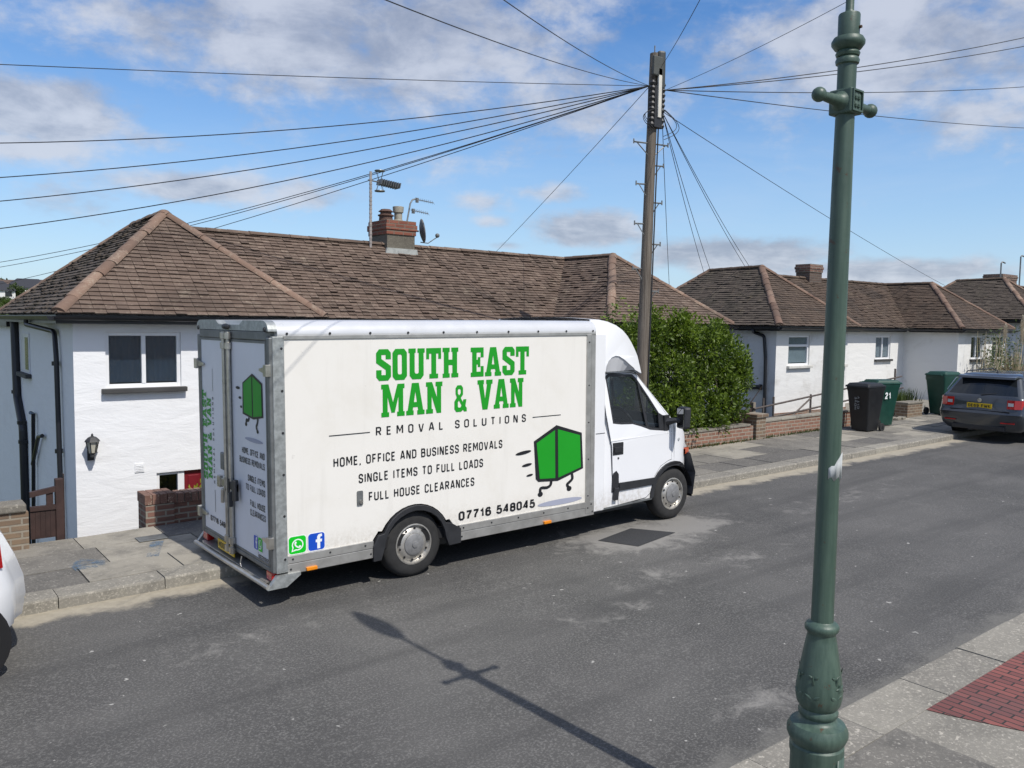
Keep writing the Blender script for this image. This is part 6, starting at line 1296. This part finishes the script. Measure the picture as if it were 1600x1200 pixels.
hat = [(.20, .16, 3.40, .66, .3, .3, .08), (.30, .03, 3.52, .76, .36, .4, .08), (.45, .0, 3.56, .805, .40, .45, .08), (.58, .01, 3.56, .815, .40, .45, .08), (.72, .06, 3.52, .81, .40, .45, .08), (.88, .14, 3.40, .79, .38, .45, .06), (.95, .20, 3.1, .76, .34, .4, .06), (.99, .24, 2.75, .73, .3, .3, .06), (1.36, .50, 2.1, .58, .24, .25, .06), (1.45, .62, 1.95, .52, .24, .25, .05), (1.49, .9, 1.7, .36, .2, .2, .04)]
hat = [(l[0] * 1.12,) + l[1:] for l in hat]
def hat_detail(t_):
    for s__ in (-1, 1):
        vs = []; m = MB()
        for (x, y) in ((.155, .655), (.20, .70), (.27, .75), (.38, .785)):
            for z in (.82, 1.0): vs.append((x + .03 + (.07 * (z - .68) if z > .8 else -.02), s__ * (y + .004 - (.02 if z > .8 else -.005)), z))
        m.add(vs, [(2 * i, 2 * i + 2, 2 * i + 3, 2 * i + 1) for i in range(3)]); l_ = m.build('tail_light', REDLENS, t_); l_.modifiers.new('solid', 'SOLIDIFY').thickness = .03
        m = MB(); m.obox((2.35, s__ * .88, 1.0), (.05, 0, 0), (0, .09, 0), (0, 0, .06)); m.build('wing_mirror', CARWHITE, t_, bevel=.03)
    MB().obox((.02, 0, .5), (.008, 0, 0), (0, .26, 0), (0, 0, .055)).build('number_plate', YELLOWP, t_)
car('hatchback_car', 'small white rounded hatchback with red tail light, cut by the left edge', hat, CARWHITE, (-1.985, .52, g(-1.9)), math.pi, 7, 8, [(.52, .72), (2.9, .72)], .30, hat_detail)

# ------------------------------------------------------------------ plants
def leaf_cloud(blobs, n, size, rnd, shell=.55, droop=.3):
    m = MB(); vols = [b[3] * b[4] * b[5] for b in blobs]; tot = sum(vols)
    for (cx, cy, cz, rx, ry, rz), vv in zip(blobs, vols):
        for _ in range(int(n * vv / tot)):
            while True:
                d = Vector((rnd.gauss(0, 1), rnd.gauss(0, 1), rnd.gauss(0, 1)))
                if d.length > .1: break
            d.normalize(); r = shell + (1 - shell) * rnd.random() ** .5; lump = 1 + .16 * math.sin(d.x * 7 + cx * 3) * math.sin(d.z * 6 + cz * 5) + .10 * math.sin(d.y * 11 + d.x * 9)
            p = Vector((cx + d.x * rx * r * lump, cy + d.y * ry * r * lump, cz + d.z * rz * r * lump))
            ax = (d + Vector((rnd.gauss(0, .7), rnd.gauss(0, .7), rnd.gauss(.25, .6)))).normalized(); sd = ax.cross(Vector((rnd.gauss(0, 1), rnd.gauss(0, 1), rnd.gauss(0, 1)))).normalized(); L = size * rnd.uniform(.6, 1.35); w = L * .26
            up = ax.cross(sd) * (L * .08)
            m.add([p, p + ax * (L * .5) + sd * w + up, p + ax * L, p + ax * (L * .5) - sd * w + up], [(0, 1, 2), (0, 2, 3)], min(1, max(0, rnd.gauss(.45, .22))))
    return m
rnd = random.Random(11)
hx = lambda px, Y: onY(px, 560, Y).x
hedge = thing('hedge_bush', 'big glossy green hedge spilling over the low brick wall beside the telephone pole', 'hedge', (10.2, 4.0, g(10)))
blobs = []
for px, pz, r in [(978, 535, .45), (1000, 560, .55), (1030, 535, .55), (1060, 540, .6), (1090, 545, .6), (1118, 555, .55), (1040, 590, .62), (1075, 600, .66), (1110, 600, .62), (1140, 590, .42), (1060, 640, .62), (1100, 645, .6), (1130, 630, .45), (1090, 672, .36), (1045, 670, .5), (1010, 640, .6), (1128, 658, .34), (1126, 530, .34), (1150, 572, .28), (1010, 520, .36), (1070, 525, .4), (1105, 680, .2)]:
    Y = 3.95 + rnd.uniform(-.12, .25); q_ = onY(px, pz, Y); blobs.append((q_.x, Y, q_.z, r, r * .85, r))
sub = []
for cx, cy, cz, rx, ry, rz in blobs:
    sub.append((cx, cy, cz, rx * .80, ry * .8, rz * .80))
    for _ in range(11):
        d = Vector((rnd.gauss(0, 1), rnd.gauss(-.5, 1), rnd.gauss(.15, 1))).normalized(); k = rnd.choice([.10, .13, .17, .21, .27]); sub.append((cx + d.x * rx * .86, cy + d.y * ry * .84, cz + d.z * rz * .86, k, k * .9, k * rnd.uniform(.8, 1.3)))
lf = MB()
for b_ in sub:
    c_ = leaf_cloud([b_], int(36 + 1500 * b_[3] * b_[4]) if b_[3] < .28 else 760, .085, rnd, .45); off = rnd.gauss(0, .22)
    lf.add(c_.v, c_.f); lf.t[-len(c_.f):] = [min(1, max(0, t + off)) for t in c_.t]
for px, py in ((1163, 592), (1170, 588), (1160, 548), (1152, 540), (1128, 510), (1112, 512), (1088, 508), (1060, 512), (1035, 510), (968, 478), (972, 462), (955, 486), (985, 486), (1100, 688), (1115, 692)):       # stray shoots
    q_ = onY(px, py, 3.95); 
    for i in range(46): f_ = rnd.random(); c_ = q_ + Vector((-.25 * (1 - f_), rnd.gauss(0, .05), -.28 * (1 - f_))) + Vector((rnd.gauss(0, .05), 0, rnd.gauss(0, .05))); ax = Vector((rnd.gauss(.2, .6), rnd.gauss(0, .6), rnd.gauss(.5, .5))).normalized(); sd = ax.orthogonal().normalized(); lf.add([c_, c_ + ax * .04 + sd * .02, c_ + ax * .085, c_ + ax * .04 - sd * .02], [(0, 1, 2), (0, 2, 3)], rnd.uniform(.3, .9))
lf.build('foliage', LEAF, hedge)
m = MB()
for i in range(9):
    x = 8.4 + i * .52; p0 = Vector((x, 3.95 + rnd.uniform(-.1, .2), -.9)); p1 = p0 + Vector((rnd.uniform(-.3, .3), rnd.uniform(-.1, .1), 1.5)); p2 = p1 + Vector((rnd.uniform(-.4, .4), rnd.uniform(-.2, .2), 1.1)); m.tube([p0, p1, p2], [.05, .035, .012], 7)
    for k in range(3): m.tube([p1, p1 + Vector((rnd.uniform(-.5, .5), rnd.uniform(-.4, .3), rnd.uniform(.3, .8)))], [.02, .006], 5)
m.build('stems', BARK, hedge)
yb = thing('shrub', 'small yellow-green shrub over the brown brick wall, by the maroon door', 'shrub', tuple(onY(316, 772, 4.0)))
q_ = onY(314, 771, 3.9); leaf_cloud([(q_.x, 3.9, q_.z - .12, .22, .2, .22), (q_.x + .3, 3.95, q_.z - .1, .25, .2, .25), (q_.x - .16, 3.9, q_.z - .2, .15, .14, .12)], 900, .075, rnd, .3).build('foliage', LEAF_YEL, yb); MB().tube([(q_.x + .1, 3.95, -1.6), (q_.x + .1, 3.95, q_.z)], .02, 6).build('stem', BARK, yb)
q_ = onY(1408, 640, 4.1); sh = thing('shrub', 'dull grassy shrub behind the last railing post', 'shrub', (q_.x, 4.1, .3)); m = MB()
for i in range(500):
    b_ = Vector((q_.x + rnd.gauss(.1, .22), 4.1 + rnd.gauss(0, .15), .3)); a_ = Vector((rnd.gauss(0, .3), rnd.gauss(0, .2), 1)).normalized() * rnd.uniform(.3, .85); sd = a_.cross(Vector((rnd.gauss(0, 1), rnd.gauss(0, 1), 0))).normalized() * .012; m.add([b_ - sd, b_ + sd, b_ + a_ * .6 + sd * .8 + Vector((rnd.gauss(0, .03), 0, 0)), b_ + a_], [(0, 1, 2, 3)], rnd.random())
m.build('foliage', LEAF_DARK, sh)
def pampas(x, y, z, label, n, plumes, h):
    t_ = thing('pampas_grass', label, 'pampas grass', (x, y, z)); m = MB()
    for i in range(n):
        a_ = rnd.uniform(0, 6.28); sp_ = rnd.random(); b_ = Vector((x + .15 * math.cos(a_), y + .15 * math.sin(a_), z)); d = Vector((math.cos(a_), math.sin(a_), 0)); w = Vector((-d.y, d.x, 0)) * .012; k = h * rnd.uniform(.45, .8); pts = [b_ + d * (sp_ * k * (.35 * f_ + .4 * f_ * f_)) + Vector((0, 0, k * (f_ - .35 * sp_ * f_ * f_))) for f_ in (0, .35, .7, 1)]
        m.add([pts[0] - w, pts[0] + w, pts[1] + w, pts[1] - w, pts[2] + w * .7, pts[2] - w * .7, pts[3]], [(0, 1, 2, 3), (3, 2, 4, 5), (5, 4, 6)], rnd.random())
    m.build('leaves', STRAW, t_)
    for dx, hh, ln in plumes:
        top = Vector((x + dx, y + rnd.uniform(-.2, .2), z + hh)); bot = Vector((x + dx * .3, y, z)); MB().tube([bot, bot.lerp(top, .5) + Vector((dx * .1, 0, 0)), top], .012, 5).build('stalk', STRAW, t_)
        m = MB()
        for i in range(420):
            f_ = rnd.random(); c_ = top + Vector((0, 0, ln * (f_ - .75))); r = .11 * math.sin(math.pi * min(.97, f_ * .85 + .1)) ; a_ = rnd.uniform(0, 6.28); e_ = c_ + Vector((r * math.cos(a_), r * math.sin(a_), .13)); sd = Vector((-math.sin(a_), math.cos(a_), 0)) * .008; m.add([c_ - sd, c_ + sd, e_], [(0, 1, 2)], rnd.random())
        m.build('plume', plain('pale_plume', (.62, .55, .43), .95), t_)
q_ = onY(1585, 580, 3.9); pampas(q_.x, 3.9, g(q_.x), 'tall pampas grass with pale plumes behind the grey estate car', 420, [(.0, 2.55, .85), (-.9, 2.35, .5), (.45, 2.4, .7)], 2.6)
q_ = onY(1545, 585, 4.1); tw = thing('shrub', 'thin leafy shrub of bare twigs between pampas plumes and white wall', 'shrub', (q_.x, 4.1, g(q_.x))); m = MB(); m2 = MB()
for i in range(46):
    b_ = Vector((q_.x + rnd.uniform(-.5, 1.6), 4.1 + rnd.gauss(0, .2), .3)); t2 = b_ + Vector((rnd.gauss(0, .35), rnd.gauss(0, .2), rnd.uniform(1.3, 2.5))); m.tube([b_, b_.lerp(t2, .5) + Vector((rnd.gauss(0, .08), 0, 0)), t2], [.014, .01, .004], 5)
    if b_.x > q_.x + .5:
        for k in range(34): f_ = rnd.uniform(.45, 1.05); c_ = b_.lerp(t2, f_) + Vector((rnd.gauss(0, .12), rnd.gauss(0, .12), rnd.gauss(0, .1))); ax = Vector((rnd.gauss(0, 1), rnd.gauss(0, 1), rnd.gauss(0, .6))).normalized(); sd = ax.orthogonal().normalized(); m2.add([c_, c_ + ax * .06 + sd * .03, c_ + ax * .12, c_ + ax * .06 - sd * .03], [(0, 1, 2), (0, 2, 3)], rnd.random())
m.build('stems', STRAW, tw); m2.build('foliage', LEAF_DARK, tw)
# weeds along wall feet
m = MB()
for i in range(900):
    x = rnd.uniform(7.5, 15.2); y = 3.46 - abs(rnd.gauss(0, .05)); b_ = Vector((x, y, g(x) + KH)); a_ = Vector((rnd.gauss(0, .5), rnd.gauss(-.3, .4), 1)).normalized() * rnd.uniform(.02, .10); sd = Vector((rnd.gauss(0, 1), rnd.gauss(0, 1), 0)).normalized() * .010; m.add([b_ - sd, b_ + sd, b_ + a_], [(0, 1, 2)], rnd.random())
o_ = m.build('weeds', LEAF_DARK); o_['kind'] = 'stuff'; tag(o_, 'scruffy weeds along the foot of the red brick wall', 'weeds')

# ------------------------------------------------------------------ hillside far behind the left roof
def far_house(px, Y, w, d, h, label, wallm, roofm_):
    q_ = onY(px, 450, Y); x = q_.x; z = terrain(x, Y); t_ = thing('hillside_house', label, 'house', (x, Y, z), 'houses on the far hillside')
    m = MB(); m.box(x - w / 2, Y - d / 2, z - 2, x + w / 2, Y + d / 2, z + h); m.build('wall', wallm, t_)
    rh = 2.4; a_ = .4; m = MB(); m.add([(x - w / 2 - a_, Y - d / 2 - a_, z + h), (x + w / 2 + a_, Y - d / 2 - a_, z + h), (x + w / 2 + a_, Y + d / 2 + a_, z + h), (x - w / 2 - a_, Y + d / 2 + a_, z + h), (x - w * .25, Y, z + h + rh), (x + w * .25, Y, z + h + rh)], [(0, 1, 5, 4), (1, 2, 5), (2, 3, 4, 5), (3, 0, 4), (0, 3, 2, 1)]); m.build('roof', roofm_, t_)
    for i in range(3):
        for zz in (1.0, 3.4):
            if zz + 1.2 < h: MB().box(x - w * .32 + i * w * .32 - .7, Y - d / 2 - .05, z + zz, x - w * .32 + i * w * .32 + .7, Y - d / 2 - .005, z + zz + 1.2).build('window', CARGLASS, t_)
FR = plain('far_dark_slate', (.03, .032, .04), .8); FRB = plain('far_brown_roof', (.10, .07, .055), .9)
for a_ in ((44, 232, 9.5, 8, 5.2, 'white house with black slate roof on the far hill', WHITE_CLEAN, FR), (12, 238, 8, 8, 4.8, 'pale house half hidden by trees, left of the black roofed one', WHITE_DIRTY, FRB), (70, 244, 9, 8, 4.8, 'brown roofed house on the hill right of the black roofed one', WHITE_DIRTY, FRB), (-10, 228, 8, 8, 4.8, 'hill house at the far left edge of the picture', WHITE_DIRTY, FR)): far_house(*a_)
TREEG = 'trees on the far hillside'
def far_tree(px, Y, h, label, mt):
    q_ = onY(px, 450, Y); x = q_.x; z = terrain(x, Y); t_ = thing('hillside_tree', label, 'tree', (x, Y, z), TREEG)
    MB().tube([(x, Y, z - 1), (x + .1, Y, z + h * .5)], [.3, .15], 6).build('trunk', BARK, t_)
    bl_ = [(x + rnd.uniform(-.2, .2) * h, Y + rnd.uniform(-.2, .2) * h, z + h * rnd.uniform(.4, .8), h * rnd.uniform(.2, .34), h * .26, h * rnd.uniform(.18, .28)) for _ in range(6)]
    leaf_cloud(bl_, 1500, h * .10, rnd, .45).build('crown', mt, t_)
LB = ['bright green tree below the hillside houses', 'dark tree standing between the hillside houses', 'rounded tree on the skyline above the hillside houses']
for px, Y, h, k in ((8, 196, 3.4, 0), (26, 190, 3.6, 0), (42, 196, 4.2, 0), (56, 200, 4, 0), (-8, 192, 3.6, 0), (18, 184, 3.0, 0), (36, 178, 3.4, 0), (27, 226, 6.5, 1), (2, 216, 4.6, 1), (54, 220, 5, 1), (10, 262, 7.5, 2), (26, 266, 7, 2), (40, 262, 6, 2), (58, 264, 7.5, 2), (-8, 265, 8, 2), (72, 262, 6.5, 2), (84, 262, 7, 2), (6, 166, 3.4, 1), (24, 160, 3.2, 0), (-10, 170, 3.4, 0), (14, 207, 4, 0)):
    far_tree(px, Y, h, LB[k], LEAF_DARK if k else mat('mid_green_leaf', leaffn((.05, .085, .018), (.13, .18, .04), (.08, .13, .03))))
